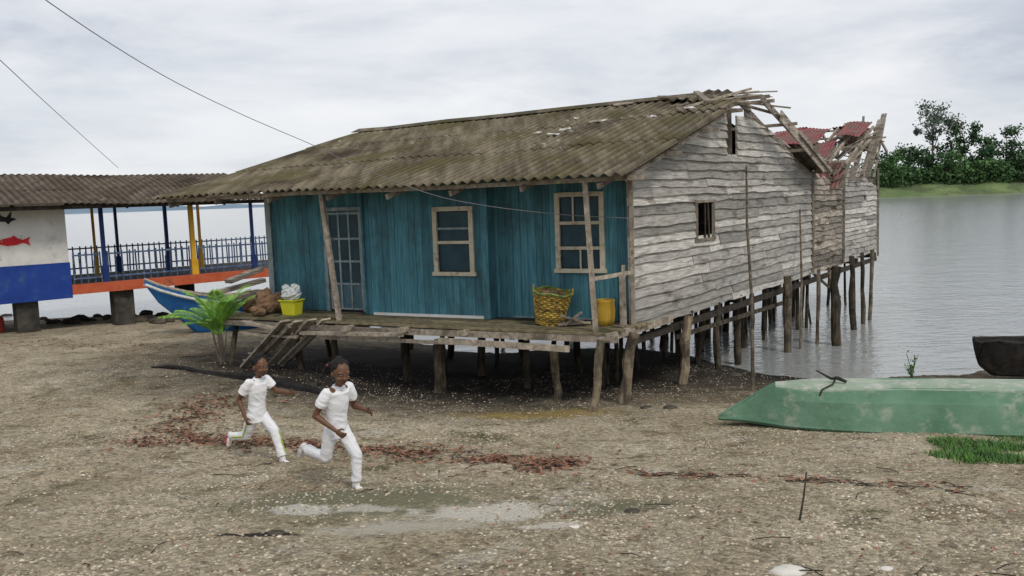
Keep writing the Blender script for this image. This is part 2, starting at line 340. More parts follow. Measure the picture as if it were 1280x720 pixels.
def tree(loc,h,cw,ch,nleaf,ls,mat,label,group,clumps=12,name='tree'):
    root=empty(name,loc,label,'tree',group); loc=V(loc)
    mb=MB(); top=loc+V((R(-.6,.6),0,h*.8))
    mb.tube([loc-V((0,0,.5)),loc+V((R(-.5,.5),0,h*.4)),top],[h*.016,h*.012,h*.004],7)
    cc=[]
    for k in range(clumps):
        a=R(0,6.28); r=R(.05,1)**.7; z=R(-1,1)
        q=math.sqrt(max(.05,1-z*z*.75))
        c=loc+V((math.cos(a)*cw/2*r*q,math.sin(a)*cw/2*r*q,h-ch/2+z*ch/2*.82)); cc.append((c,R(.5,1.25)*cw*.15))
        if k<8: mb.tube([loc+V((0,0,h*R(.35,.6))),(c+loc+V((0,0,h*.6)))/2,c],[h*.006,h*.005,h*.002],5)
    build(mb,'trunk',M['trunk'],root)
    mb=MB()
    for k in range(nleaf):
        c,r=random.choice(cc)
        d=V((random.gauss(0,1),random.gauss(0,1),random.gauss(0,.75))).normalized()*r*R(.2,1.35)
        p=c+d; a=V((R(-1,1),R(-1,1),R(-1,1))).normalized(); bb=a.cross(V((R(-1,1),R(-1,1),R(-1,1)))).normalized()
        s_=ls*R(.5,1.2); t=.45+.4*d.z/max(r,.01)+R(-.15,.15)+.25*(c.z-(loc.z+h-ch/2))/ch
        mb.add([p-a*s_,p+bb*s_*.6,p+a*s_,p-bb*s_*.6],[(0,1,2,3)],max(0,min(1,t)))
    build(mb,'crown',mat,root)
    return root
G='trees on the far river bank'
def far(u,vtop,Y,cwpx,chpx):
    x=ray(u,230).x*Y; zt=at(u,vtop,Y).z; zb=bankz(x,Y)
    s=Y/FP
    return V((x,Y,zb)),zt-zb,cwpx*s,chpx*s
for (u,vt,Y,cw,ch,n,mt,lab,sp) in [
 (1166,124,275,58,56,1700,'leaf2','tall pale sparse tree rising highest above the far bank',16),
 (1200,150,272,56,76,3200,'leaf','dark rounded tree just right of the tall pale tree on the far bank',34),
 (1256,156,270,62,70,3600,'leaf','dark broad tree near the right picture edge on the far bank',36),
 (1300,168,270,56,64,1800,'leaf','dark tree at the right picture edge on the far bank',24),
 (1134,180,280,52,56,2300,'leaf3','light green bushy tree left of the tall pale tree on the far bank',26),
 (1100,188,285,46,48,2000,'leaf','dark green tree directly behind the rear end of the stilt house',26),
 (1114,192,262,38,40,1700,'leaf3','low light green tree beside the end of the house on the far bank',24),
 (1157,184,264,48,52,2300,'leaf','low dense dark tree under the tall pale tree on the far bank',26),
 (1184,188,262,40,42,1800,'leaf3','light green low tree in the middle of the far bank',24),
 (1227,184,266,48,50,2400,'leaf','dense dark low tree between the two round dark trees on the far bank',28),
 (1243,198,262,40,36,1500,'leaf3','low light green tree below the broad dark tree on the far bank',22),
 (1277,196,262,46,40,1700,'leaf','low dark tree nearest the water at the right picture edge',22),
 (1210,200,261,38,32,1300,'leaf3','smallest light green tree at the top of the grassy slope',20)]:
    loc,h,cw_,ch_=far(u,vt,Y,cw,ch)
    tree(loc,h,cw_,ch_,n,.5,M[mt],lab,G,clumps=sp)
mb=MB()
for k in range(12000):
    x=R(96,225); y=R(258,285); h=R(0,7.5)*(.35+.65*abs(noise.noise(V((x*.12,y*.1,0)))*2))
    p=V((x,y,bankz(x,y)+h)); a=V((R(-1,1),R(-1,1),R(-1,1))).normalized(); bb=a.cross(V((R(-1,1),R(-1,1),R(-1,1)))).normalized(); s_=R(.3,.75)
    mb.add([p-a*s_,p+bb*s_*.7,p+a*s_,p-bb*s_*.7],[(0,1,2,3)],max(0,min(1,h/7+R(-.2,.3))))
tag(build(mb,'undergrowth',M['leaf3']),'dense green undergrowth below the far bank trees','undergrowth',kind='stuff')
# ------------------------------------------------------------------ house frame
A=V((1.926,13.99,0)); E1=V((-.893,.451,0)); E2=V((.58,.816,0)); ZF=1.68
N1=V((E2.y,-E2.x,0)).normalized()
NF=V((-.451,-.893,0))
def H(s,t,z): return A+E1*s+E2*t+V((0,0,ZF+z))
house=empty('stilt_house',(A.x,A.y,gz(A.x,A.y)),'weathered wooden stilt house with blue front, mossy corrugated roof and grey plank side','house')
def zr(s,t):
    if t<=5: z=2.4+.2833*(t+1)
    else: z=4.1-.3*(t-5)
    k=min(1,(t+1)/6) if t<5 else max(.4,1-(t-5)*.08)
    return z-s*(.008+.012*k)+.045*noise.noise(V((s*.45,t*.5,0)))
def sheets(mb,F,cols,rows,pitch=.19,amp=.028,skip=lambda c,r,s,t:False,lap=.12,seg=8,jit=.008):
    for ri,(t0,t1) in enumerate(rows):
        for ci,(s0,s1) in enumerate(cols):
            if skip(ci,ri,s0,t0): continue
            n=max(4,int((s1-s0+.06)/pitch*seg)); tn=R(.1,.9); dz=R(0,jit); tl=R(-jit,jit); dt=R(-.035,.035)
            up=1 if F(s0,t1).z>F(s0,t0).z else -1
            vs=[]; tt=[]; nv=5
            for j in range(nv):
                b_=j/(nv-1); t=t0+dt-(lap if up>0 else 0)+(t1-t0+lap)*b_
                lift=.018*(1-b_ if up>0 else b_)
                for i in range(n+1):
                    s=s0-.03+(s1-s0+.06)*i/n; c_=math.cos(6.2832*s/pitch)
                    p=F(s,t+(.02*noise.noise(V((s*5,t0,3))) if j==0 else 0)).copy(); p.z+=amp*c_+lift+dz+tl*(i/n)
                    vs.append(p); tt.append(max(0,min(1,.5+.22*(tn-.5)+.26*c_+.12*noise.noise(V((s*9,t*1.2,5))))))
            mb.add(vs,[(j*(n+1)+i,j*(n+1)+i+1,(j+1)*(n+1)+i+1,(j+1)*(n+1)+i) for j in range(nv-1) for i in range(n)],tt)
mb=MB()
Fm=lambda s,t:H(s,t,zr(s,t)+.06)
cols=[(-.5+i*.95,-.5+(i+1)*.95) for i in range(10)]+[(9.0,9.5)]
def sk1(c,r,s,t): return (r==2 and c<1)
sheets(mb,Fm,cols,[(-1,1.1),(1.1,3.1),(3.1,5.03)],skip=sk1)
sheets(mb,Fm,cols,[(4.97,6.7),(6.7,8.5),(8.5,10.35)],skip=lambda c,r,s,t:(c==0 and r==0) or (c==0 and r==1) or (c==1 and r==0))
sheets(mb,lambda s,t:Fm(s,t)+V((0,0,.02)),[(-.4,.45)],[(3.1,4.0)])
sheets(mb,lambda s,t:Fm(s,t)+V((0,0,.03)),[(-.1,.45)],[(3.7,4.6)])
sheets(mb,lambda s,t:Fm(s,t)+V((0,0,.10-.05*t+.2)),[(.5,1.2)],[(4.4,5.3)])
sheets(mb,lambda s,t:Fm(s,t)+V((0,0,.07+.08*(s-.3))),[(.1,.6)],[(4.0,4.95)])
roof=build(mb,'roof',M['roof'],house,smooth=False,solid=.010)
mb=MB()
for i in range(10):
    s0=.9+i*.87
    pts=[]
    for s in (s0,s0+.95):
        z=zr(s,5)+.13
        pts.append([H(s,4.72,z-.10),H(s,5.0,z+.0),H(s,5.28,z-.10)])
    mb.add(pts[0]+pts[1],[(0,1,4,3),(1,2,5,4)],R(.3,.6))
build(mb,'ridge_cap',M['roof'],roof,solid=.015)
mb=MB()
for t in (-.85,.5,2.0,3.5,4.75,5.35,6.7,8.4,10.1):
    z=-.03
    pts=[H(s,t,zr(s,t)-.01+z) for s in (-.62-R(0,.15),3,6,9.4)]
    for a_,b_ in zip(pts,pts[1:]): mb.beam(a_,b_,.06,.07,R(.2,.8))
for s in (-.02,1.3,2.62,3.9,5.2,6.6,7.94,9.2):
    mb.beam(H(s,-.98,zr(s,-.98)-.12),H(s,5,zr(s,5)-.12),.05,.09,R(.1,.6)); mb.beam(H(s,5,zr(s,5)-.12),H(s,10.3,zr(s,10.3)-.12),.05,.09,R(.1,.6))
build(mb,'rafter_frame',M['wood'],roof)
for (s0,t0,z0,s1,t1,z1,w_) in [(1.0,4.0,.10,-.7,4.1,.12,.05),(.9,4.5,.14,-.55,4.7,.08,.07),(1.2,4.9,.14,-.75,5.2,.08,.045),(.7,3.6,.12,-.6,3.3,.02,.05),(.8,5.3,.12,-.8,5.9,.0,.06),(.6,5.0,.16,-.55,5.5,.10,.035),(.9,4.2,.2,-.35,5.4,.12,.05),(.5,4.3,.16,-.5,4.35,-.05,.08),(1.6,4.8,.17,.2,4.3,.15,.08),(.5,3.2,.13,-.3,4.9,.12,.09),(.2,4.1,.2,-.45,6.2,.0,.08),(.7,4.6,.22,.1,3.7,.14,.12)]:
    mb=MB(); mb.beam(H(s0,t0,zr(s0,t0)+z0),H(s1,t1,zr(s1,t1)+z1),w_,w_*.5,R(.3,1)); build(mb,'broken_batten',M['wood'],roof)
for (t0,t1,s,d0,d1,w_,h_,tn) in ((5.2,10.4,-.42,-.02,-.02,.03,.15,.4),(-.9,3.2,-.42,-.05,-.05,.03,.07,.4),(6.2,9.6,-.5,-.02,-.1,.03,.24,.9),(7.4,10.3,-.56,.0,-.06,.03,.1,.6)):
    mb=MB(); mb.beam(H(s,t0,zr(s,t0)+d0),H(s,t1,zr(s,t1)+d1),w_,h_,tn); build(mb,'barge_board',M['sidewood2'],roof)
# ---- walls
def board_wall(mb,p0,p1,z0,top,h=.155,out=V((0,0,0)),holes=(),seg=(2.2,4.6),jz=.016,gap=.03):
    p0=V(p0);p1=V(p1); Ln=(p1-p0).length; d=(p1-p0)/Ln; z=z0; ri=0
    while z<4.4:
        hh=h*R(.8,1.2); xs_=[i*.1 for i in range(int(Ln/.1)+1)]+[Ln]
        ok=[top(x)>z+.03 and not any(a<x<b_ and za<z+hh/2<zb for a,b_,za,zb in holes) for x in xs_]
        i=0
        while i<len(xs_):
            if not ok[i]: i+=1; continue
            j=i
            while j+1<len(xs_) and ok[j+1]: j+=1
            a=xs_[i]; e=xs_[j]
            while e-a>.12:
                ln=R(*seg); b_=min(e,a+ln)
                if e-b_<.5: b_=e
                n=max(1,int((b_-a)/.25)); tl=R(-.018,.018); o2=R(0,.018); ph=R(0,100); tn=R(0,1)
                rs=[]
                for q in range(n+1):
                    x=a+(b_-a)*q/n
                    zb=z+jz*(noise.noise(V((x*1.3,ph,0)))*1.6+.5*noise.noise(V((x*5,ph,3))))+tl*(q/n-.5)
                    zt=min(z+hh+.010,top(x)); zt=max(zt,zb+.02)
                    P=p0+d*x
                    rs.append([P+out*(.052+o2)+V((0,0,zb)),P+out*(.010+o2)+V((0,0,zt)),P-out*.008+V((0,0,zt)),P-out*.004+V((0,0,zb))])
                mb.rings(rs,tn)
                a=b_+R(.005,gap)
            i=j+1
        z+=hh; ri+=1
mb=MB()
def topmain(x):
    t=x/E2.length
    return zr(0,t)-.02
E2L=E2.length
board_wall(mb,H(0,0,0),H(0,10.2,0),-.12,topmain,.165,N1,holes=[(2.71*E2L,3.5*E2L,1.23,1.93),(4.35,4.85,2.9,5),(5.0,5.4,3.7,5)],jz=.022)
build(mb,'side_wall',M['sidewood'],house)
mb=MB()
board_wall(mb,H(.0,10.25,0),H(.0,13.2,0),-.12,lambda x:2.55-.10*x+.25*noise.noise(V((x*2,0,0))),.155,N1,holes=[(1.9,2.3,1.5,1.65)],seg=(1,2.6),jz=.03)
build(mb,'annex_wall',M['sidewood2'],house)
mb=MB()
board_wall(mb,H(0,13.25,0),H(0,17.6,0),-.05,lambda x:2.45+.3*math.sin(x*1.1)+.25*noise.noise(V((x*1.7,3,0))),.15,N1,holes=[(2.6,2.9,1.7,1.9)],seg=(1.2,3.4),jz=.03)
build(mb,'rear_wall',M['sidewood'],house)
mb=MB(); board_wall(mb,H(7.94,.35,0),H(7.94,10.2,0),-.1,lambda x:zr(7.94,x)-.03,.16,-N1); build(mb,'left_wall',M['sidewood2'],house)
mb=MB(); board_wall(mb,H(0,10.25,0),H(7.94,10.25,0),-.1,lambda x:2.3,.16,-NF); build(mb,'back_wall',M['sidewood2'],house)
mb=MB(); board_wall(mb,H(3.6,10.3,0),H(3.6,17.6,0),-.1,lambda x:2.5,.16,-N1); board_wall(mb,H(0,17.6,0),H(3.6,17.6,0),-.1,lambda x:2.5,.16,-NF)
build(mb,'annex_back_wall',M['sidewood2'],house)
for a,b_,w_,h_,tn in[(H(-.06,.02,-.1),H(-.06,.02,2.5),.06,.10,.6),(H(-.08,10.2,-.1),H(-.08,10.2,2.3),.05,.06,.3),(H(-.08,13.25,-.1),H(-.08,13.3,2.7),.05,.06,.2),(H(-.08,17.6,-.2),H(-.08,17.55,2.7),.06,.07,.3),(H(.05,4.62,2.6),H(.05,4.6,4.0),.14,.1,0)]:
    mb=MB(); mb.beam(a,b_,w_,h_,tn); build(mb,'corner_board',M['wood'],house)
wf=MB()
for (t0,t1,z0,z1) in((2.66,2.72,1.2,1.97),(3.48,3.56,1.2,1.97)): wf.beam(H(-.05,(t0+t1)/2,z0),H(-.05,(t0+t1)/2,z1),.06,.05,.3)
for z in(1.215,1.95): wf.beam(H(-.05,2.62,z),H(-.05,3.6,z),.05,.05,.3)
sw=build(wf,'side_window',M['wood'],house)
mb=MB(); mb.beam(H(-.03,3.36,1.24),H(-.03,3.30,1.92),.02,.16,.7); mb.beam(H(-.03,3.16,1.25),H(-.03,3.16,1.92),.02,.16,.2)
build(mb,'shutter',M['dkwood'],sw)
def vboards(mb,s0,s1,t,z0,z1,holes=(),w_=.15):
    s=s0
    while s<s1-.02:
        e=min(s1,s+w_*R(.9,1.1)); segs=[(z0,z1)]
        for a,b_,za,zb in holes:
            for k in(a,b_):
                if s+.004<k<e-.004: e=k
        for a,b_,za,zb in holes:
            if e>a+.01 and s<b_-.01:
                segs=[q for (p,r) in segs for q in((p,min(r,za)),(max(p,zb),r)) if q[1]-q[0]>.03]
        o=R(0,.009); tn=R(.05,.95)
        for (p,r) in segs:
            b4=[H(s+.003,t,p)+NF*(.018+o),H(e-.003,t,p)+NF*(.018+o),H(e-.003,t,p)-NF*.01,H(s+.003,t,p)-NF*.01]
            t4=[q+V((0,0,r-p)) for q in b4]; mb.hexa(b4,t4,tn)
        s=e
KS=2.62; MS=5.27
mb=MB()
vboards(mb,.02,KS,.25,0,2.66,[(.55,1.37,.88,2.16)])
vboards(mb,KS-.03,MS,.0,0,2.56,[(2.90,3.66,.83,1.98)])
vboards(mb,MS,7.94,.35,0,2.58,[(5.58,6.52,-.1,2.02)])
for s,ta,tb in((KS,0,.25),(MS,0,.35)):
    mb.hexa([H(s-.02,ta,0),H(s+.02,ta,0),H(s+.02,tb,0),H(s-.02,tb,0)],[H(s-.02,ta,2.55),H(s+.02,ta,2.55),H(s+.02,tb,2.55),H(s-.02,tb,2.55)],.2)
mb.hexa([H(-.02,0.03,0),H(.02,0.03,0),H(.02,.25,0),H(-.02,.25,0)],[H(-.02,0.03,2.6),H(.02,.03,2.6),H(.02,.25,2.6),H(-.02,.25,2.6)],.6)
build(mb,'front_wall',M['blue'],house)
mb=MB(); mb.beam(H(KS+.1,-.035,.025),H(MS-.15,-.035,.025),.03,.05,.6); build(mb,'base_trim',M['white'],house)
mb=MB(); mb.beam(H(.6,.215,.025),H(KS-.35,.215,.025),.03,.03,.1); build(mb,'base_trim',M['doorbar'],house)
mb=MB(); mb.beam(H(7.97,.30,0),H(7.97,.30,2.45),.12,.06,.5); build(mb,'corner_post',M['doorbar'],house)
mb=MB(); mb.beam(H(.04,.16,0),H(.04,.16,2.5),.07,.05,.5); build(mb,'corner_post',M['doorbar'],house)
mb=MB(); mb.beam(H(MS+.0,-.045,0.02),H(MS+.0,-.045,2.5),.06,.04,.3,up=E1); build(mb,'corner_post',M['blue'],house)
def window(s0,s1,z0,z1,t,mull,name='window'):
    mb=MB(); f=t-.045; wd=.085
    mb.beam(H(s0+wd/2,f,z0),H(s0+wd/2,f,z1),.05,wd,.5,up=E1); mb.beam(H(s1-wd/2,f,z0),H(s1-wd/2,f,z1),.05,wd,.5,up=E1)
    mb.beam(H(s0-.03,f-.005,z0+.02),H(s1+.03,f-.005,z0+.02),.07,.07,.6); mb.beam(H(s0+wd,f,z1-.035),H(s1-wd,f,z1-.035),.05,.08,.4)
    for z in mull: mb.beam(H(s0+wd,f,z),H(s1-wd,f,z),.035,.055,.4)
    o=build(mb,name,M['cream'],house)
    zz=[z0+.05]+mull+[z1-.07]
    for a,b_ in zip(zz,zz[1:]):
        mb=MB()
        mb.hexa([H(s0+wd,t-.01,a+.02),H(s1-wd,t-.01,a+.02),H(s1-wd,t+.01,a+.02),H(s0+wd,t+.01,a+.02)],[H(s0+wd,t-.01,b_-.02),H(s1-wd,t-.01,b_-.02),H(s1-wd,t+.01,b_-.02),H(s0+wd,t+.01,b_-.02)])
        build(mb,'pane',M['pane'],o)
    c=(s0+s1)/2
    if len(mull)>1:
        for x,za,zb in((c,z0+.05,mull[0]),(c+.12,mull[1],z1-.05)):
            mb=MB(); mb.beam(H(x,f+.012,za),H(x,f+.012,zb),.02,.03,.4,up=E1); build(mb,'glazing_bar',M['cream'],o)
    else:
        mb=MB(); mb.beam(H(s0+wd,f+.01,mull[0]+.25),H(s1-wd,f+.01,mull[0]+.25),.02,.04,.0); build(mb,'glazing_bar',M['doorbar'],o)
    return o
window(2.86,3.70,.79,2.02,0.0,[1.38])
window(.51,1.41,.84,2.2,.25,[1.25,1.68])
mb=MB(); t=.30
for s in(5.60,6.50): mb.beam(H(s,t,0),H(s,t,2.02),.07,.07,.5,up=E1)
mb.beam(H(5.56,t,2.04),H(6.54,t,2.04),.07,.07,.5)
dr=build(mb,'door',M['doorbar'],house)
mb=MB()
mb.hexa([H(5.64,.33,.02),H(6.46,.33,.02),H(6.46,.37,.02),H(5.64,.37,.02)],[H(5.64,.33,2.0),H(6.46,.33,2.0),H(6.46,.37,2.0),H(5.64,.37,2.0)],.3)
build(mb,'door_leaf',M['door'],dr)
mb=MB()
for s in(5.67,5.93,6.18,6.43): mb.beam(H(s,.315,.05),H(s,.315,1.98),.025,.035,.7,up=E1)
for z in(.05,.55,1.0,1.45,1.95): mb.beam(H(5.67,.314,z),H(6.43,.314,z),.022,.035,.6)
build(mb,'glazing_bar',M['doorbar'],dr)
for a,b_ in((1.03,1.42),(1.48,1.92),(.58,.97)):
    for sa,sb in((5.70,5.90),(5.96,6.15),(6.21,6.40)):
        mb=MB(); mb.hexa([H(sa,.32,a),H(sb,.32,a),H(sb,.328,a),H(sa,.328,a)],[H(sa,.32,b_),H(sb,.32,b_),H(sb,.328,b_),H(sa,.328,b_)])
        build(mb,'pane',M['pane'],dr)
# floor and deck
mb=MB()
def hbox(mb,s0,s1,t0,t1,z0,z1,tn=.5): mb.hexa([H(s0,t0,z0),H(s1,t0,z0),H(s1,t1,z0),H(s0,t1,z0)],[H(s0,t0,z1),H(s1,t0,z1),H(s1,t1,z1),H(s0,t1,z1)],tn)
hbox(mb,.05,7.9,.0,10.2,-.08,-.004,.3); hbox(mb,.05,3.5,10.2,17.6,-.08,-.004,.3)
for t in(.1,2.4,5,7.6,10,12.6,15,17.4): hbox(mb,-.06,7.9 if t<11 else 3.6,t-.06,t+.06,-.24,-.082,R(.1,.5))
for s in(.0,2.2,4.5,6.8): hbox(mb,s-.05,s+.05,0,10.2 if s>2.3 else 17.6,-.36,-.242,R(.1,.4))
build(mb,'floor',M['dkwood'],house)
mb=MB(); t=-.98
while t<.34:
    w_=R(.12,.19); s=-.12+R(-.1,.05)
    while s<8.1:
        e=min(8.25+R(-.1,.1),s+R(2.2,4.2)); z=R(-.014,.008)
        hbox(mb,s,e-.01,t,t+w_-.012,-.035+z,z-.001,R(0,1)); s=e
    t+=w_
deck=build(mb,'deck',M['deck'],house)
for a,b_,w_,h_,tn in[(H(-.25,-.93,-.10),H(4.2,-.95,-.13),.08,.11,.6),(H(4.0,-.99,-.14),H(8.3,-.97,-.1),.08,.10,.2),(H(.5,-1.05,-.27),H(2.9,-1.07,-.24),.05,.10,.9),(H(2.2,-1.04,-.27),H(5.5,-1.02,-.30),.05,.06,.5),(H(3.6,-1.1,-.16),H(5.9,-1.1,-.22),.04,.07,.9),(H(-.12,-1.0,-.07),H(-.1,1.4,-.1),.06,.12,.8)]:
    mb=MB(); mb.beam(a,b_,w_,h_,tn); build(mb,'deck_beam',M['wood'],deck)
for s in(-.05,1.2,2.4,3.6,4.8,6.0,7.2,8.1):
    mb=MB(); mb.beam(H(s,-1.1-R(0,.16),-.09+R(-.02,.02)),H(s,.3,-.09),.07,.09,R(.2,.9)); build(mb,'joist',M['wood'],deck)
mb=MB(); mb.beam(H(5.2,-.85,0),H(5.46,-.85,2.36),.08,.08,.6); build(mb,'porch_post',M['wood'],house)
mb=MB(); mb.beam(H(.14,-.85,-.15),H(.27,-.85,2.42),.075,.075,.7); build(mb,'porch_post',M['wood'],house)
mb=MB(); mb.beam(H(.16,-.84,.83),H(-.05,.05,.86),.04,.06,1); mb.beam(H(-.04,-.35,0),H(-.04,-.35,.84),.05,.05,.4); mb.beam(H(-.02,-.2,0),H(-.02,-.22,1.0),.06,.02,.9)
build(mb,'railing',M['wood'],house)
# rear ruined roof
F2=lambda s,t:H(s,t,(4.0-.34*(15.5-t) if t<15.5 else 4.0-.4*(t-15.5))+.16*noise.noise(V((s*.9,t*.9,4)))-.03*s)
mb=MB()
sheets(mb,F2,[(.9,1.7),(1.7,2.5),(2.5,3.3),(3.3,3.9)],[(12.4,13.9),(13.9,15.55)],pitch=.1,amp=.012,skip=lambda c,r,s,t:c==0 and r==0,seg=6,jit=.09)
sheets(mb,lambda s,t:F2(s,t)+V((0,0,.10)),[(-.3,.35)],[(13.9,15.5)],pitch=.1,amp=.012,seg=6,jit=.05)
sheets(mb,lambda s,t:F2(s,t)+V((0,0,-.15+.12*(t-13))),[(.3,.9)],[(12.9,14.0)],pitch=.1,amp=.012,seg=6,jit=.05)
sheets(mb,lambda s,t:F2(s,t)+V((0,0,-.5+.35*(t-12.4))),[(-.2,.5)],[(11.9,13.0)],pitch=.1,amp=.012,seg=6,jit=.05)
sheets(mb,F2,[(0,.8),(.8,1.6),(1.6,2.4),(2.4,3.3)],[(15.5,17.4)],pitch=.1,amp=.012,seg=6,skip=lambda c,r,s,t:c==1)
rr=build(mb,'rear_roof',M['red'],house,solid=.008)
for s in(-.35,.1,.65,1.2,2.2,3.3):
    mb=MB(); mb.beam(F2(s,12.3)-V((0,0,.05+R(0,.2))),F2(s,15.5)-V((0,0,.05)),.05,.08,R(.4,1)); mb.beam(F2(s,15.5)-V((0,0,.05)),F2(s,17.5)-V((0,0,.05)),.05,.08,R(.3,.9)); build(mb,'rear_rafter',M['wood'],rr)
for t in(12.6,13.6,14.6,15.45,16.6):
    mb=MB(); mb.beam(F2(-.45-R(0,.15),t)-V((0,0,R(0,.15))),F2(3.6,t),.05,.06,R(.4,1)); build(mb,'rear_purlin',M['wood'],rr)
for k in range(38):
    s=R(-.4,1.2);t=R(10.8,15.6); zb=2.3+max(0,(t-11.5))*.33; a=H(s,t,zb+R(-.25,.25)); l=R(.5,1.5)
    an=R(0,3.14); d=(E1*math.cos(an)*.6+E2*math.sin(an)+V((0,0,R(-.2,.7)))).normalized()
    mb=MB(); mb.beam(a,a+d*l,R(.05,.14),.025,R(.1,1)); build(mb,'loose_board',M['sidewood2'] if k%2 else M['wood'],rr)
for a,b_,w_ in[(H(-.3,15.0,2.4),H(-.5,16.3,4.35),.16),(H(-.2,14.6,2.3),H(-.45,15.9,4.15),.12),(H(-.15,16.6,2.4),H(-.45,16.6,4.2),.07),(H(-.15,13.8,2.3),H(-.3,14.9,3.8),.14),(H(-.1,14.2,2.3),H(-.25,14.2,3.7),.08),(H(-.15,12.6,2.1),H(-.25,13.4,3.1),.12)]:
    mb=MB(); mb.beam(a,b_,w_,.03,R(.4,.9)); build(mb,'leaning_board',M['sidewood2'],rr)
# stilts
def stilt(ut,vt,uf,vf,r,tn=.5,mat='post',dy=0):
    f=gpt(uf,vf,True); g=gz(f.x,f.y)-.25
    top=at(ut,vt,f.y+dy); mb=MB()
    d=(top-f); bot=f+d*((g-f.z)/d.z)
    pts=[bot+(top-bot)*k/6+V((R(-1,1),R(-1,1),0))*r*.3 for k in range(7)]
    mb.tube(pts,[r*R(.78,1.12) for _ in pts],9,tn,jit=.09)
    build(mb,'stilt',M[mat],house)
for a in [(547,425,550,490,.11,.2),(692,432,698,500,.075,.9),(751,425,743,515,.065,1.0),(793,416,778,505,.09,.8),(860,395,853,480,.095,1.0),
 (896,378,897,462,.075,.2),(921,372,922,456,.075,.15),(984,345,986,440,.10,.9),(1023,337,1022,430,.05,.6),(1044,333,1046,432,.11,.05),(1064,320,1066,412,.08,.05),(1077,316,1079,405,.06,.3),(1090,312,1087,400,.055,.8),(962,352,963,405,.055,.3),(940,366,941,432,.05,.2),(418,420,418,455,.06,.4),(880,385,878,440,.05,.1)]:
    stilt(*a)
L1=[(7.8,-.8),(6.5,-.6),(4.4,-.1),(2.2,.5),(1.0,.9),(3.9,1.6),(5.4,1.3),(7.6,1.2),(1.5,3.2),(3,3.5),(4.5,3.8),(6,3.6),(7.7,4.2),(.6,4.6),(1.7,5.6),(3.2,6.4),(5,6.6),(7,7),(.9,7.6),(2.2,8.8),(4,9.2),(6.4,9.6),(1.2,10.4),(2.6,12.2),(1.3,13.2),(3.3,14.5),(1,16),(2.8,17.2)]
L2=[(R(.15,3.3),R(2.2,17.3)) for _ in range(36)]+[(R(1,7.5),R(1.2,5)) for _ in range(9)]
for i,(s,t) in enumerate(L1+L2):
    p=H(s,t,-.12); mb=MB(); g=gz(p.x,p.y)-.25; r=R(.045,.085) if i<len(L1) else R(.028,.055)
    q=V((p.x+R(-.22,.22),p.y+R(-.22,.22),g)); mb.tube([q,q.lerp(p,.3)+V((R(-.03,.03),0,0)),q.lerp(p,.6)+V((R(-.03,.03),0,0)),p],[r*1.1,r,r,r*.85],8,R(0,.2),jit=.08)
    build(mb,'stilt',M['post'],house)
mb=MB(); a=gpt(1052,430,True); mb.tube([a-V((0,0,.4)),H(-.2,11.2,-.05)],[.05,.04],7,.5); build(mb,'brace',M['post'],house)
mb=MB(); mb.beam(H(.0,1.8,-.5),H(.0,8.4,-.62),.05,.08,.2); build(mb,'brace',M['post'],house)
mb=MB(); mb.beam(H(.02,10.6,-.15),H(.05,13.4,-1.1),.05,.06,.3); build(mb,'brace',M['post'],house)
# leaning poles
mb=MB(); f=gpt(941,490); tp=H(-.09,5.25,2.64)
mb.tube([f-V((0,0,.1)),f.lerp(tp,.35)+V((.03,0,-.0)),f.lerp(tp,.7)-V((.02,0,0)),tp],[.033,.03,.027,.02],7,.35)
tag(build(mb,'pole',M['post'],loc=f),'tall thin pole leaning against the grey plank side wall from the beach','pole')
mb=MB(); f=gpt(1000,438,True); tp=H(-.09,9.0,1.6)
mb.tube([f-V((0,0,.5)),f.lerp(tp,.5)+V((.04,0,0)),tp],[.03,.028,.02],7,.8)
tag(build(mb,'pole',M['post'],loc=f),'pale thin stick leaning on the side wall from the water, right of the tall pole','pole')
def onroof(u,v):
    r=ray(u,v); Y=12.0
    while Y<26:
        p=V((0,0,CAMZ))+r*Y
        q=p-A; det=E1.x*E2.y-E1.y*E2.x
        s=(q.x*E2.y-q.y*E2.x)/det; t=(E1.x*q.y-E1.y*q.x)/det
        if -1<t<10 and p.z<=ZF+zr(s,t)+.06: return s,t
        Y+=.02
    return 2,3
for i,(u,v,l,w_,lab) in enumerate([(690,172,.42,.12,'pale broken board lying on the middle of the mossy roof'),(707,166,.3,.1,'small white fragment just right of the pale broken board on the roof'),(672,170,.18,.07,'small white chip just left of the pale broken board on the roof'),(780,134,.5,.2,'dark lifted sheet fragment near the ridge on the right of the roof'),(832,121,.5,.1,'pale stick lying along the broken right end of the ridge'),(862,140,.28,.12,'white chip near the right edge of the roof below the ridge'),(640,142,.3,.08,'small pale chip high on the roof near the ridge'),(720,152,.16,.07,'small pale chip above the broken board on the roof'),(815,150,.2,.06,'thin pale chip near the right end of the roof, left of the white chip')]):
    s,t=onroof(u,v); z=zr(s,t)+.11; mb=MB(); p=H(s,t,z); a=R(-.4,.4)
    d=(E1*math.cos(a)+V((E2.x,E2.y,.28))*math.sin(a)).normalized(); e=V((E2.x,E2.y,.28)).normalized()
    k=[]
    for q in range(9):
        an=q/9*6.283; rr1=R(.5,1.15); k.append(p+d*l/2*math.cos(an)*rr1+e*w_/2*math.sin(an)*rr1+V((0,0,R(0,.03))))
    mb.add(k+[x+V((0,0,.015)) for x in k],[tuple(range(8,-1,-1)),tuple(range(9,18))]+[(j,(j+1)%9,9+(j+1)%9,9+j) for j in range(9)],.6)
    tag(build(mb,'roof_fragment',M['white'] if i not in(3,4) else M['wood'],loc=p),lab,'debris','loose fragments lying on the roof')
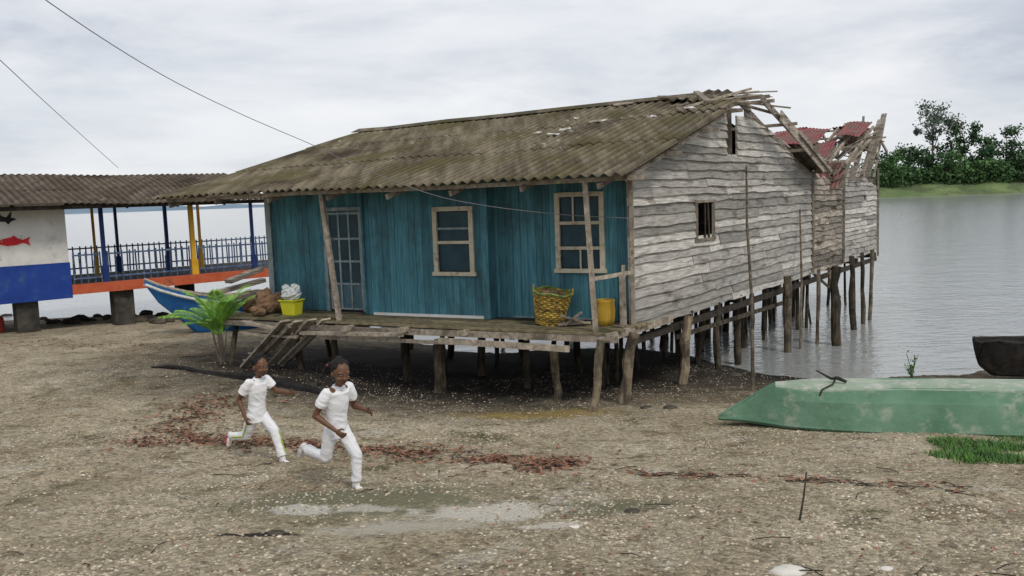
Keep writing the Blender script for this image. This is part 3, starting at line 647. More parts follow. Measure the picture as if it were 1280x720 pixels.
# ------------------------------------------------------------------ things on the deck
def lathe(mb,c,prof,n=20,tn=.5,sx=1,sy=1):
    rs=[[V(c)+V((math.cos(6.2832*j/n)*r*sx,math.sin(6.2832*j/n)*r*sy,z)) for j in range(n)] for r,z in prof]; mb.rings(rs,tn)
def deckpt(u,t):
    best=min((abs(ray(u,395).x*H(s_/50,t,0).y-H(s_/50,t,0).x),s_/50) for s_ in range(-10,420)); return H(best[1],t,0)
c=deckpt(686,-.3); bk=empty('basket',c,'large yellow woven basket tilted on the deck below the right window','basket')
TB=Matrix.Rotation(math.radians(9),3,E2)
def tb(p): return c+TB@(V(p)-c)
mb=MB(); n=28
for k in range(15):
    z=.02+.52*k/14; r=.22+.10*(k/14)
    pts=[tb(c+V((math.cos(6.2832*j/n)*(r+.009*(-1)**(j+k)),math.sin(6.2832*j/n)*(r+.009*(-1)**(j+k)),z))) for j in range(n+1)]
    mb.tube(pts,.017,5,R(.1,.95))
for j in range(n): a=6.2832*j/n; mb.tube([tb(c+V((math.cos(a)*.22,math.sin(a)*.22,.01))),tb(c+V((math.cos(a)*.32,math.sin(a)*.32,.56)))],.010,5,.4)
build(mb,'weave',M['basket'],bk)
mb=MB(); pts=[tb(c+V((math.cos(6.2832*j/n)*.33,math.sin(6.2832*j/n)*.33,.56+.015*math.sin(j)))) for j in range(n+1)]; mb.tube(pts,.022,6,.6); build(mb,'rim',M['greenbag'],bk)
for sgn in(-1,1):
    mb=MB(); q=[tb(c+V((sgn*.33,.12*math.cos(a),.55+.10*math.sin(a)))) for a in(0,.6,1.2,1.57,2,2.6,3.14)]; mb.tube(q,.012,5,.5); build(mb,'handle',M['basket'],bk)
gb=MB(); gb.ell(tb(c+V((.0,0,.46))),(.26,.26,.09),jit=.09); gb.ell(tb(c+V((-.1,-.06,.53))),(.12,.1,.06),jit=.12)
tag(build(gb,'sack',M['sack'],loc=c+V((0,0,.4)),smooth=True),'crumpled brown sack filling the large yellow basket','sack')
c=deckpt(757,-.15); mb=MB()
lathe(mb,c,[(.001,.0),(.14,.0),(.155,.1),(.165,.25),(.15,.36),(.16,.39),(.16,.42),(.14,.42),(.13,.1),(.001,.08)],tn=.6)
tag(build(mb,'tub',M['tub'],loc=c,smooth=True),'yellow plastic tub behind the porch railing beside the wooden post','tub')
for j,(dx0,dz0,dx1,dz1,w_,lab) in enumerate([(-.2,.2,.22,.05,.08,'board propped at an angle on the deck between basket and post'),(-.15,.02,.15,.22,.05,'narrow stick crossing the propped board between basket and post'),(-.25,.03,.3,.03,.1,'board lying flat on the deck below the propped board')]):
    c=deckpt(716,-.5+.06*j); mb=MB(); mb.beam(c+V((dx0,0,dz0)),c+V((dx1,.08,dz1)),w_,.03,.3+.3*j); tag(build(mb,'board',M['wood'],loc=c),lab,'board')
c=deckpt(366,-.45); yb=empty('bucket',c,'bright yellow square bucket near the left end of the deck','bucket')
mb=MB(); X=E1;Y=NF
mb.hexa([c+X*a*.15+Y*b_*.12 for a,b_ in((-1,-1),(1,-1),(1,1),(-1,1))],[c+X*a*.19+Y*b_*.14+V((0,0,.30)) for a,b_ in((-1,-1),(1,-1),(1,1),(-1,1))])
build(mb,'tub_body',M['ybucket'],yb,bevel=.02)
mb=MB(); k=[c+X*a*.20+Y*b_*.15+V((0,0,.30)) for a,b_ in((-1,-1),(1,-1),(1,1),(-1,1),(-1,-1))]; mb.tube(k,.014,6); build(mb,'rim',M['ybucket'],yb)
mb=MB(); q=c+V((0,0,.42)); mb.ell(q,(.20,.16,.14),jit=.13,n=18,m=12); mb.ell(q+V((.08,0,.1)),(.10,.09,.09),jit=.2); mb.ell(q+V((-.1,0,.12)),(.08,.08,.07),jit=.2)
tag(build(mb,'bag',M['bag'],loc=q),'crumpled pale plastic bag stuffed into the yellow bucket','bag')
for (u,t,r,h,lab) in [(316,-.3,.2,.26,'brown sack at the far left end of the deck'),(334,-.5,.22,.46,'tallest brown sack next to the yellow bucket'),(324,-.75,.15,.2,'small brown sack in front of the tallest sack'),(347,-.2,.16,.36,'brown bundle half hidden behind the yellow bucket')]:
    c=deckpt(u,t); mb=MB(); mb.ell(c+V((0,0,h*.45)),(r,r*.8,h*.5),jit=.10,n=16,m=10,tint=R(.2,.9)); mb.ell(c+V((.03,0,h*.95)),(r*.4,r*.35,h*.22),jit=.18,tint=.6)
    mb.ell(c+V((-.05,-.05,h*.7)),(r*.7,r*.6,h*.35),jit=.16,tint=.8)
    tag(build(mb,'sack',M['sack'],loc=c),lab,'sack','sacks at the left end of the deck')
base=gpt(332,458); topp=deckpt(385,-1.12)
rm=empty('plank_ramp',base,'broad pale plank ramp sloping up to the left part of the deck','ramp')
dr_=(topp-base); dr_.z=0; dr_.normalize(); side=V((-dr_.y*.35+.94,dr_.x*.35,0)).normalized()
for k,o in enumerate((-.42,-.18,.06,.32)):
    mb=MB(); mb.beam(base+side*(o+R(-.05,.05))-dr_*R(-.1,.15)+V((0,0,.05+R(-.01,.01))),topp+side*o+V((0,0,.03+R(-.01,.02))),.22,.035,.4+.18*k); build(mb,'walking_plank',M['ramp'],rm)
for o in(-.35,.3):
    mb=MB(); mb.beam(base+side*o-V((0,0,.02)),topp+side*o-V((0,0,.06)),.07,.08,.3); build(mb,'stringer',M['wood'],rm)
for k in range(6):
    mb=MB(); p=base.lerp(topp,(k+.6)/6.4)+V((0,0,.085)); mb.beam(p-side*R(.42,.54),p+side*R(.35,.45)+V((0,0,R(-.01,.01))),.04,.025,R(.3,.8)); build(mb,'slat',M['ramp'],rm)
for (ua,va,ub,vb,lab) in [(302,402,350,412,'short plank poking out from the left end of the deck'),(300,416,372,421,'grey plank under the sacks at the left end of the deck')]:
    p=at(ua,va,15.9); q=at(ub,vb,15.7)
    mb=MB(); mb.beam(p,q,.16,.04,.7); tag(build(mb,'plank',M['wood'],loc=p),lab,'plank')
# ------------------------------------------------------------------ palm
base=gpt(277,452); pal=empty('young_palm',base,'young green palm growing from the beach at the left of the stilt house','palm')
mb=MB(); mb.tube([base-V((0,0,.1)),base+V((.02,0,.35)),base+V((.0,0,.7))],[.06,.05,.035],9,.3,jit=.1)
for k in range(12):
    a=R(0,6.28); mb.tube([base+V((math.cos(a)*.04,math.sin(a)*.04,0)),base+V((math.cos(a)*.14,math.sin(a)*.14,R(.3,.7)))],[.022,.005],5,R(.0,.7))
build(mb,'trunk',M['trunk'],pal)
for k in range(21):
    a=k*2.4+R(-.3,.3); ln=R(.95,1.4); el=R(.55,1.42); d=V((math.cos(a),math.sin(a),0)); mb=MB()
    o=base+V((0,0,.5)); pts=[]
    for i in range(13):
        q=i/12; pts.append(o+d*ln*(q*math.cos(el)*.9+q*q*.22)+V((0,0,ln*(q*math.sin(el)-q*q*q*.28))))
    mb.tube(pts,[.011*(1-.8*i/12) for i in range(13)],5,.9)
    for i in range(3,13):
        for f_ in (0,.33,.66):
            p=pts[i-1].lerp(pts[i],f_); tg=(pts[i]-pts[i-1]).normalized(); sd_=tg.cross(V((0,0,1))).normalized()
            for s in(-1,1):
                l2=.28*math.sin(math.pi*min(.97,(i/13)**.8))*R(.8,1.15)+.06
                e=p+(sd_*s*.62+tg*.95+V((0,0,-.05))).normalized()*l2+V((0,0,-.10*l2)); md=p.lerp(e,.5)+V((0,0,.03))
                wv=tg*.013
                mb.add([p-wv*.5,p+wv*.5,md+wv,e,md-wv],[(0,1,2,4),(4,2,3)],R(.1,1))
    build(mb,'frond',M['palm'],pal)
# ------------------------------------------------------------------ boats
def hull(stations,org,dx,dy,up=V((0,0,1))):
    rs=[]
    for (x,wt,wb,zt,zb) in stations:
        row=[(-wt,zt),(-(wt*.6+wb*.45),zt*.55+zb*.45),(-wb,zb+.06*(zt-zb)),(-wb*.5,zb),(0,zb-.01),(wb*.5,zb),(wb,zb+.06*(zt-zb)),((wt*.6+wb*.45),zt*.55+zb*.45),(wt,zt)]
        rs.append([org+dx*x+dy*w_+up*z for w_,z in row])
    mb=MB(); n=9
    mb.add([p for r in rs for p in r],[(i*n+j,i*n+j+1,(i+1)*n+j+1,(i+1)*n+j) for i in range(len(rs)-1) for j in range(n-1)])
    return mb,rs
g0=gpt(897,544); g1=gpt(1279,548); dx=(g1-g0); dx.z=0; dx.normalize(); dy=V((-dx.y,dx.x,0))
slope=(gz0(g1.x,g1.y)-gz0(g0.x,g0.y))/(g1-g0).length
dx3=(dx+V((0,0,slope))).normalized()
gb=empty('overturned_boat',g0,'faded green wooden boat lying upside down on the beach at right','boat')
def gsec(x):
    k=ss(min(1,x/2.0))*.75+.25*min(1,x/.8); kb=ss(max(0,min(1,(x-.3)/1.0)))
    e=1-.25*ss((x-4.5)/2)
    return .04+.58*k*e, .02+.30*kb*e, .03+.42*min(1,max(0,(x+.02)/.70))**.9+.012*math.sin(x*.9)
org=g0+dy*.62+V((0,0,.04))
def gring(x,side_):
    wt,wb,h=gsec(x); pr=[(wt,0),(wt+.012,.045),((wt*.84+wb*.18),h*.34),((wt*.50+wb*.54),h*.70),(wb+.02,h*.93),(wb-.02,h),(wb*.5,h+.004),(0,h+.008)]
    return [org+dx3*x+dy*a*side_+V((0,0,z+.018*noise.noise(V((x*1.7,a*3,z*3))))) for a,z in pr]
XS=[0,.04,.1,.2,.3,.4,.5,.6,.7,.8,.95,1.2,1.6,2.1,2.7,3.4,4.1,4.8,5.5,6.2,6.6]
mb=MB(); RSg=[gring(x,-1)+gring(x,1)[::-1][1:] for x in XS]; n=len(RSg[0])
mb.add([p for r in RSg for p in r],[(i*n+j,(i+1)*n+j,(i+1)*n+j+1,i*n+j+1) for i in range(len(XS)-1) for j in range(n-1)])
mb.add(RSg[0],[tuple(range(n-1,-1,-1))]); mb.add(RSg[-1],[tuple(range(n))])
build(mb,'hull',M['greenboat'],gb,solid=.03)
mb=MB(); rr_=[]
for x in XS:
    if x<.7: continue
    wt,wb,h=gsec(x); rr_.append([org+dx3*x+dy*a+V((0,0,z+.012*noise.noise(V((x*3,a,1))))) for a,z in((-wb-.035,h*.84),(-wb+.0,h+.018),(-wb*.4,h+.036),(wb*.4,h+.036),(wb-.0,h+.018),(wb+.035,h*.84))])
mb.rings(rr_,.5); build(mb,'bottom',M['greentop'],gb,bevel=.008)
for sgn in(-1,1):
    mb=MB(); mb.tube([org+dx3*x+dy*sgn*(gsec(x)[0]+.02)+V((0,0,.03+.006*math.sin(x*5))) for x in XS],.022,6,.4); build(mb,'gunwale',M['greenboat'],gb)
def gtop(x,a):
    wt,wb,h=gsec(x); q=abs(a)
    if q<=wb: z=h+.05
    else: z=h*(1-((q-wb)/max(.01,wt-wb))**1.2)+.06
    return org+dx3*x+dy*a+V((0,0,z))
mb=MB(); rp=[(1.5,.5),(1.45,.25),(1.42,0),(1.38,-.2),(1.25,-.34),(1.1,-.42),(.85,-.44),(.6,-.38),(.42,-.26),(.3,-.17)]
mb.tube([gtop(*q) for q in rp],.011,6)
tag(build(mb,'rope',M['rope'],loc=org),'dark rope draped across the bow of the overturned green boat','rope')
mb=MB(); mb.tube([gtop(1.55,-.1)+V((0,0,.01)),gtop(1.45,-.05)+V((0,0,.05)),gtop(1.38,.0)+V((0,0,.03)),gtop(1.2,.05)+V((0,0,.13))],[.02,.025,.018,.008],6)
tag(build(mb,'hook',M['rope'],loc=gtop(1.5,-.1)),'dark crooked stick lying on the top of the overturned green boat','stick')
c0=gpt(1252,478); c1=V((1,.12,0)).normalized()
st=[(0,.14,.03,.66,.34),(.08,.22,.08,.70,.20),(.3,.34,.15,.66,.04),(.8,.42,.22,.62,0),(1.6,.46,.26,.60,0),(2.6,.46,.26,.55,0),(3.6,.4,.2,.56,.02),(4.4,.2,.08,.6,.15)]
mb,rs=hull(st,c0+V((-.15,.5,0)),c1,V((-c1.y,c1.x,0)))
cn=empty('dugout_canoe',c0,'nearly black old dugout canoe at the water edge on the far right','boat')
mb.add(rs[0],[tuple(range(8,-1,-1))]); mb.add(rs[-1],[tuple(range(9))])
build(mb,'hull',M['canoe'],cn,solid=.05)
for k in(0,8):
    mb=MB(); q=[]
    for r0,r1 in zip(rs,rs[1:]): q+=[r0[k]+V((0,0,R(-.02,.03))),r0[k].lerp(r1[k],.5)+V((0,0,R(-.03,.03)))]
    mb.tube(q,.032,6,.9,jit=.3); build(mb,'gunwale',M['canoe'],cn)
b0=at(181,350,22.3); b1=V((-6.2,24.6,1.4)); dx=(b1-b0); dx.z=0; Lb=dx.length; dx.normalize(); dy=V((-dx.y,dx.x,0))
org=V((b0.x,b0.y,gz(-8,24)-.05)); zt0=b0.z-org.z
st=[(0,.03,.02,zt0,zt0-.10),(.3,.22,.05,zt0-.16,zt0-.60),(.7,.42,.14,zt0-.32,zt0-1.0),(1.2,.58,.25,zt0-.48,.12),(1.8,.7,.38,zt0-.60,.02),(2.6,.75,.42,zt0-.68,0),(Lb,.65,.4,zt0-.70,.02)]
mb,rs=hull(st,org,dx,dy); bb=empty('blue_boat',org,'blue wooden boat with raised pointed bow behind the young palm','boat')
mb.add(rs[-1],[tuple(range(9))]); build(mb,'hull',M['boatblue'],bb,solid=.04)
for k in(0,8):
    mb=MB(); mb.tube([r[k]+V((0,0,.02)) for r in rs],.035,6,.8); build(mb,'gunwale',M['wood'],bb)
    mb=MB(); mb.tube([r[k]+V((0,0,-.12))+ (dy*(-.03 if k==0 else .03)) for r in rs],.04,6,.3); build(mb,'rub_rail',M['white'],bb)
for x in(1.3,2.2):
    mb=MB(); mb.beam(org+dx*x-dy*.5+V((0,0,zt0-.62)),org+dx*x+dy*.5+V((0,0,zt0-.62)),.22,.04,.6); build(mb,'thwart',M['wood'],bb)
for k,(u,v,u2,v2,lab) in enumerate([(285,352,326,336,'upper brown board leaning across the blue boat beside the house'),(270,366,330,350,'lower brown board leaning across the blue boat beside the house'),(292,372,326,364,'lowest short brown board beside the blue boat and the house')]):
    mb=MB(); p=at(u,v,22.0); q=at(u2,v2,22.8); mb.beam(p,q,.3,.10,.3+.2*k); tag(build(mb,'board',M['sidewood2'],loc=p),lab,'board')
# ------------------------------------------------------------------ pavilion on piles
Q=V((-13.2,25.5,0)); P1=V((.757,.653,0)).normalized(); P2=V((-.653,.757,0)).normalized(); DZ=1.63
def W(a,b_,z): return Q+P1*a+P2*b_+V((0,0,z))
pv_=empty('pavilion',W(0,0,.2),'open waterside pavilion with tin roof, painted fish wall and orange edge beam','pavilion')
def wbox(mb,a0,a1,b0,b1,z0,z1,tn=.5): mb.hexa([W(a0,b0,z0),W(a1,b0,z0),W(a1,b1,z0),W(a0,b1,z0)],[W(a0,b0,z1),W(a1,b0,z1),W(a1,b1,z1),W(a0,b1,z1)],tn)
mb=MB(); Fp=lambda a,b_:W(a,b_,5.06-.27*abs(b_-2.6)+.07*noise.noise(V((a*.4,b_*.5,2))))
cols=[(-8+i*1.0,-7+i*1.0) for i in range(14)]
sheets(mb,Fp,cols,[(-1.0,.8),(.8,2.65)],pitch=.2,amp=.022,seg=6); sheets(mb,Fp,cols,[(2.55,4.4),(4.4,6.2)],pitch=.2,amp=.022,seg=6)
pr_=build(mb,'roof',M['roof2'],pv_,solid=.02)
mb=MB()
for b_ in(-.9,.1,2.6,5.2,6.1): mb.beam(Fp(-8,b_)-V((0,0,.09)),Fp(6,b_)-V((0,0,.09)),.07,.12,.3)
for k in range(10): a=-7.5+k*1.5; mb.beam(Fp(a,-.95)-V((0,0,.12)),Fp(a,2.6)-V((0,0,.12)),.05,.1,.3); mb.beam(Fp(a,2.6)-V((0,0,.12)),Fp(a,6)-V((0,0,.12)),.05,.1,.3)
build(mb,'roof_frame',M['dkwood'],pr_)
mb=MB(); wbox(mb,-8,9,-.02,5.4,DZ-.12,DZ-.005,.3); build(mb,'floor',M['dkwood'],pv_)
mb=MB(); wbox(mb,.0,9,-.12,-.025,DZ-.24,DZ+.06); build(mb,'edge_beam',M['orange'],pv_)
mb=MB(); wbox(mb,-7.5,-.02,-.05,2.4,2.37,4.2); build(mb,'wall',M['white'],pv_)
mb=MB(); wbox(mb,-7.5,.0,-.075,2.42,1.30,2.366); build(mb,'wall_base',M['wallblue'],pv_)
def flat(pts,ca,cz,sc_,off,name,mat,tn=.5):
    mb=MB(); k=[W(ca+x*sc_,off,cz+z*sc_) for x,z in pts]; k2=[p-P2*.006 for p in k]
    n=len(k); mb.add(k2+k,[tuple(range(n)),tuple(range(2*n-1,n-1,-1))]+[(j,n+j,n+(j+1)%n,(j+1)%n) for j in range(n)]); build(mb,name,mat,pv_)
fish=[(-.62,0),(-.5,-.1),(-.25,-.17),(.05,-.15),(.3,-.07),(.46,-.14),(.56,-.2),(.5,0),(.58,.17),(.45,.1),(.3,.05),(.12,.13),(0,.24),(-.12,.17),(-.4,.12)]
flat(fish,-1.40,3.07,.72,-.056,'fish_painting',M['fish'])
flat([(-.05,-.02),(.0,.06),(.06,.02)],-1.71,3.08,.42,-.064,'fish_eye',M['white'])
bird=[(-.5,.05),(-.3,.3),(-.15,.12),(0,.06),(.2,.3),(.16,.05),(.36,-.02),(.15,-.1),(.05,-.22),(-.05,-.1),(-.3,-.1),(-.2,.02)]
flat(bird,-1.55,3.72,.75,-.056,'bird_painting',M['black'])
for (a,b_,mt,r) in[(1.0,.05,'navy',.07),(3.74,.05,'yellow',.085),(5.8,.05,'navy',.06),(1.67,3.5,'yellow',.05),(4.1,3.5,'navy',.07),(5.3,3.5,'yellow',.055),(7.6,.05,'navy',.08),(2.9,5.2,'navy',.06)]:
    mb=MB(); p=W(a,b_,DZ); zt=Fp(a,b_).z-.1
    mb.box((p.x,p.y,(DZ+.56+zt)/2),(r*1.6,r*1.6,zt-DZ-.56),ax=(P1,P2,V((0,0,1)))); mb.box((p.x,p.y,DZ+.28),(r*2.6,r*2.6,.56),ax=(P1,P2,V((0,0,1))),tint=.3)
    build(mb,'post',M[mt],pv_,bevel=.008)
def rail(a0,b0,a1,b1):
    mb=MB(); n=int(math.hypot(a1-a0,b1-b0)/.2)
    for z in(.22,.92): mb.beam(W(a0,b0,DZ+z),W(a1,b1,DZ+z),.05,.05,.8)
    for k in range(n+1):
        f_=k/n; a=a0+(a1-a0)*f_; b_=b0+(b1-b0)*f_; mb.beam(W(a,b_,DZ+.02),W(a+R(-.03,.03),b_,DZ+1.0),.03,.04,R(.1,.9))
    build(mb,'railing',M['railblue'],pv_)
rail(.1,.05,.9,.05); rail(1.1,.05,3.6,.05); rail(3.9,.05,9,.05); rail(0,5.2,9,5.2)
for a,b_ in[(-1.2,.35),(1.5,.35),(7.5,.4),(-2,4.6),(5,4.6),(-5,.4)]:
    p=W(a,b_,0); g=gz(p.x,p.y); g=min(g,0)-.5 if g<0 else g-.3; mb=MB()
    mb.box((p.x,p.y,(g+1.5)/2),(.6,.5,1.5-g),ax=(P1,P2,V((0,0,1)))); build(mb,'pier',M['conc'],pv_,bevel=.03)
for i in range(34):
    u=4+i*6.6+R(-4,4); v=R(393,405); p=gpt(u,v); r=R(.07,.28); mb=MB(); mb.ell(p+V((0,0,r*.2)),(r*1.2,r,r*.6),jit=.14,n=9,m=6,tint=R(.2,.9))
    tag(build(mb,'shore_stone',M['rock'],loc=p),'dark stone in the line of stones along the shore below the pavilion','stone','dark stones along the shore below the pavilion')
p=gpt(-2,416); mb=MB(); lathe(mb,p,[(.001,0),(.17,0),(.18,.03),(.18,.3),(.19,.32),(.18,.34),(.16,.46),(.06,.5),(.06,.54),(.001,.54)],n=16)
tag(build(mb,'drum',M['plastic_red'],loc=p,smooth=True),'small faded red plastic drum at the left picture edge','drum')
# ------------------------------------------------------------------ cables
def cable(pts,lab,r=.011):
    mb=MB(); P=[at(*p) for p in pts]; out=[]
    for i in range(len(P)-1):
        p0=P[max(i-1,0)];p1=P[i];p2=P[i+1];p3=P[min(i+2,len(P)-1)]
        for k in range(6):
            t=k/6; out.append(.5*((2*p1)+(p2-p0)*t+(2*p0-5*p1+4*p2-p3)*t*t+(-p0+3*p1-3*p2+p3)*t**3))
    out.append(P[-1]); mb.tube(out,r,6); tag(build(mb,'cable',M['wire'],loc=P[-1]),lab,'cable')
cable([(-120,-140,8),(60,2,10),(200,92,13),(300,142,15),(395,183,15.8),(440,205,15.4),(530,240,14.3),(600,256,13.9),(700,268,13.7),(790,273,13.75)],'thin power cable coming down from the upper left across the house roof',.006)
cable([(-200,-110,9),(0,75,14),(70,140,19),(148,210,27.5)],'thin cable running down to the pavilion roof at left',.007)
# ------------------------------------------------------------------ beach debris
a=gpt(190,460); b_=gpt(410,494); mb=MB(); pts=[a.lerp(b_,k/10) for k in range(11)]
pts=[V((p.x,p.y,gz(p.x,p.y)+.01+.02*math.sin(i*1.3))) for i,p in enumerate(pts)]; mb.tube(pts,[.02,.04,.05,.055,.07,.08,.11,.13,.12,.10,.05],9,.1,jit=.18)
tag(build(mb,'log',M['canoe'],loc=a),'long dark log lying on the beach behind the running children','log')
mb=MB(); p=gpt(998,652); q=at(1008,590,p.y+.15); mb.tube([p-V((0,0,.05)),p.lerp(q,.5)+V((.01,0,0)),q],[.010,.008,.006],6,.3)
tag(build(mb,'stick',M['dkwood'],loc=p),'thin dark stick standing upright in the gravel in the right foreground','stick')
for (u,v,s_,lab) in[(808,510,.07,'left of two small black stones on the beach below the house'),(838,510,.075,'right of two small black stones on the beach below the house'),(790,640,.045,'small dark stone in the middle foreground'),(345,668,.05,'dark wet stone in the left foreground'),(985,717,.08,'pale flat stone at the bottom edge of the picture'),(918,470,.12,'dark block at the foot of the tall leaning pole'),(1108,712,.03,'small white stone near the bottom edge on the right'),(718,660,.03,'small pale stone in the foreground beside the white patch')]:
    p=gpt(u,v); mb=MB(); mb.ell(p+V((0,0,s_*.1)),(s_*1.4,s_,s_*.4),jit=.13,n=12,m=7)
    tag(build(mb,'stone',M['rock'] if 'pale' not in lab and 'white' not in lab else M['shell'],loc=p,smooth=True),lab,'stone')
def scatter(name,mat,n,fn,size,label,cat,flatk=.4,leaf=False):
    mb=MB()
    for k in range(n):
        q=fn()
        if q is None: continue
        x,y=q; z=gz(x,y)
        if z<-.03: continue
        s_=R(*size); a=R(0,6.28)
        c_,d_=math.cos(a),math.sin(a)
        if leaf:
            t=R(-.5,.5)*s_; p=V((x,y,z+R(.003,.03))); X=V((c_,d_,0))*s_; Y=V((-d_,c_,0))*s_*R(.25,.5)
            mb.add([p-X,p+Y+V((0,0,t*.5)),p+X+V((0,0,t)),p-Y+V((0,0,R(0,.5)*s_))],[(0,1,2),(0,2,3)],R(0,1))
        else:
            X=V((c_,d_,0))*s_*R(.8,1.3); Y=V((-d_,c_,0))*s_*R(.6,1); Z=V((0,0,s_*flatk*R(.6,1.2))); p=V((x,y,z))
            mb.add([p+X,p+Y,p-X,p-Y,p+Z,p-Z*.5],[(0,1,4),(1,2,4),(2,3,4),(3,0,4),(1,0,5),(2,1,5),(3,2,5),(0,3,5)],R(0,1))
    tag(build(mb,name,mat),label,cat,kind='stuff')
def fld():
    while True:
        y=4.6+13*random.random()**1.5; x=R(-.72,.72)*y
        if noise.noise(V((x*.6,y*.6,8)))>R(-.6,.4): return x,y
scatter('pebbles',M['pebble'],28000,fld,(.005,.02),'small brown and grey pebbles scattered over the beach','pebbles',.6)
scatter('shells',M['shell'],450,fld,(.006,.016),'small white shell bits scattered over the beach','shells',.5)
W1=[gpt(u,v) for u,v in((180,558),(215,540),(245,515),(275,498))]
W2=[gpt(u,v) for u,v in((230,550),(300,552),(370,555),(450,563),(530,568),(600,576),(680,580),(735,582))]
W3=[gpt(u,v) for u,v in((735,584),(850,595),(980,600),(1090,605),(1190,612))]
W4=[gpt(u,v) for u,v in((0,425),(90,432),(190,432),(300,462))]
def along(P,wd):
    for _ in range(6):
        i=random.randrange(len(P)-1); p=P[i].lerp(P[i+1],random.random())
        x=p.x+random.gauss(0,wd); y=p.y+random.gauss(0,wd)
        if noise.noise(V((x*1.9,y*1.9,5)))>R(-.5,.35): break
    return x,y
def lit():
    r=random.random()
    if r<.18: return along(W1,.20)
    if r<.26: return along(W1,.55)
    if r<.66: return along(W2,.15)
    if r<.84: return along(W2,.36)
    if r<.88: return along(W3,.12)
    return along(W4,.5)
scatter('leaf_litter',M['litter'],3600,lit,(.012,.055),'reddish brown dead leaves in bands across the beach','leaves',leaf=True)
scatter('dead_leaves',M['litter'],1300,fld,(.010,.03),'single dead leaves scattered over the gravel','leaves',leaf=True)
mb=MB()
for k in range(300):
    q=lit() if k<200 else fld(); x,y=q
    a=R(0,6.28); l=R(.06,.32); p=V((x,y,gz(x,y)+.012)); e=V((x+math.cos(a)*l,y+math.sin(a)*l,0)); e.z=gz(e.x,e.y)+.015
    mb.tube([p,p.lerp(e,.5)+V((R(-.02,.02),R(-.02,.02),.01)),e],[.005,.004,.003],4,R(0,1))
for k in range(60):
    x,y=along(W3,.07); a=math.atan2(W3[-1].y-W3[0].y,W3[-1].x-W3[0].x)+R(-.6,.6); l=R(.05,.22); p=V((x,y,gz(x,y)+.006)); e=V((x+math.cos(a)*l,y+math.sin(a)*l,0)); e.z=gz(e.x,e.y)+.008
    mb.tube([p,e],[.004,.003],4,R(0,1))
tag(build(mb,'twigs',M['dkwood']),'thin twigs lying among the dead leaves','twigs',kind='stuff')
mb=MB()
for k in range(2200):
    u=R(1160,1330); p=gpt(u,R(549,580))
    if noise.noise(V((p.x*2.5,p.y*2.5,0)))<-.2+.5*max(0,(1200-u)/40): continue
    for q in range(3):
        a=R(0,6.28); h=R(.02,.085); d=V((math.cos(a),math.sin(a),0)); wv=V((-d.y,d.x,0))*.007
        o=p+V((R(-.05,.05),R(-.05,.05),-.01)); mb.add([o-wv,o+wv,o+d*h*.8+V((0,0,h))],[(0,1,2)],R(0,1))
tag(build(mb,'grass',M['grass']),'low green grass in front of the overturned green boat','grass',kind='stuff')
p=gpt(1140,478); wd=empty('weed',p,'small green weed standing behind the overturned green boat','plant')
mb=MB()
for k in range(9):
    a=R(0,6.28); h=R(.25,.5) if k else .55; d=V((math.cos(a),math.sin(a),0))
    pts=[p,p+d*.03+V((0,0,h*.5)),p+d*.1+V((0,0,h))]; mb.tube(pts,.006,4,.4)
    for j in range(4):
        o=pts[1].lerp(pts[2],j/3); e=V((R(-1,1),R(-1,1),R(.1,.8))).normalized()*.10; wv=e.cross(V((0,0,1))).normalized()*.02; mb.add([o,o+e*.5+wv,o+e,o+e*.5-wv],[(0,1,2,3)],R(.2,1))
build(mb,'leaves',M['grass'],wd)
# ------------------------------------------------------------------ people
def remesh(mb,name,mat,parent,vox,wr=0,wsc=14,sm=3):
    me=bpy.data.meshes.new('tmp'); me.from_pydata([tuple(p) for p in mb.v],[],mb.f); me.update()
    o=bpy.data.objects.new('tmp',me); COL.objects.link(o)
    md=o.modifiers.new('r','REMESH'); md.mode='VOXEL'; md.voxel_size=vox
    s_=o.modifiers.new('s','SMOOTH'); s_.factor=.5; s_.iterations=sm
    dg=bpy.context.evaluated_depsgraph_get(); ev=o.evaluated_get(dg); m2=bpy.data.meshes.new_from_object(ev)
    bpy.data.objects.remove(o)
    off=topof(parent).location
    nm=[v.normal.copy() for v in m2.vertices]
    for v,nn in zip(m2.vertices,nm):
        if wr:
            c=v.co; k=.5*noise.noise(V((c.x*wsc,c.y*wsc,c.z*wsc*.6)))+.9*(1-2*abs(noise.noise(V((c.x*wsc*.9+c.z*9,c.y*wsc*.9,c.z*wsc*1.1)))))-.5
            v.co=c+nn*k*wr
        v.co=v.co-off
    m2.name=name; m2.materials.clear(); m2.materials.append(mat)
    m2.polygons.foreach_set('use_smooth',[True]*len(m2.polygons))
    a=m2.attributes.new('tint','FLOAT','POINT'); a.data.foreach_set('value',[.5]*len(m2.vertices))
    ob=bpy.data.objects.new(name,m2); COL.objects.link(ob); ob.parent=parent
    return ob
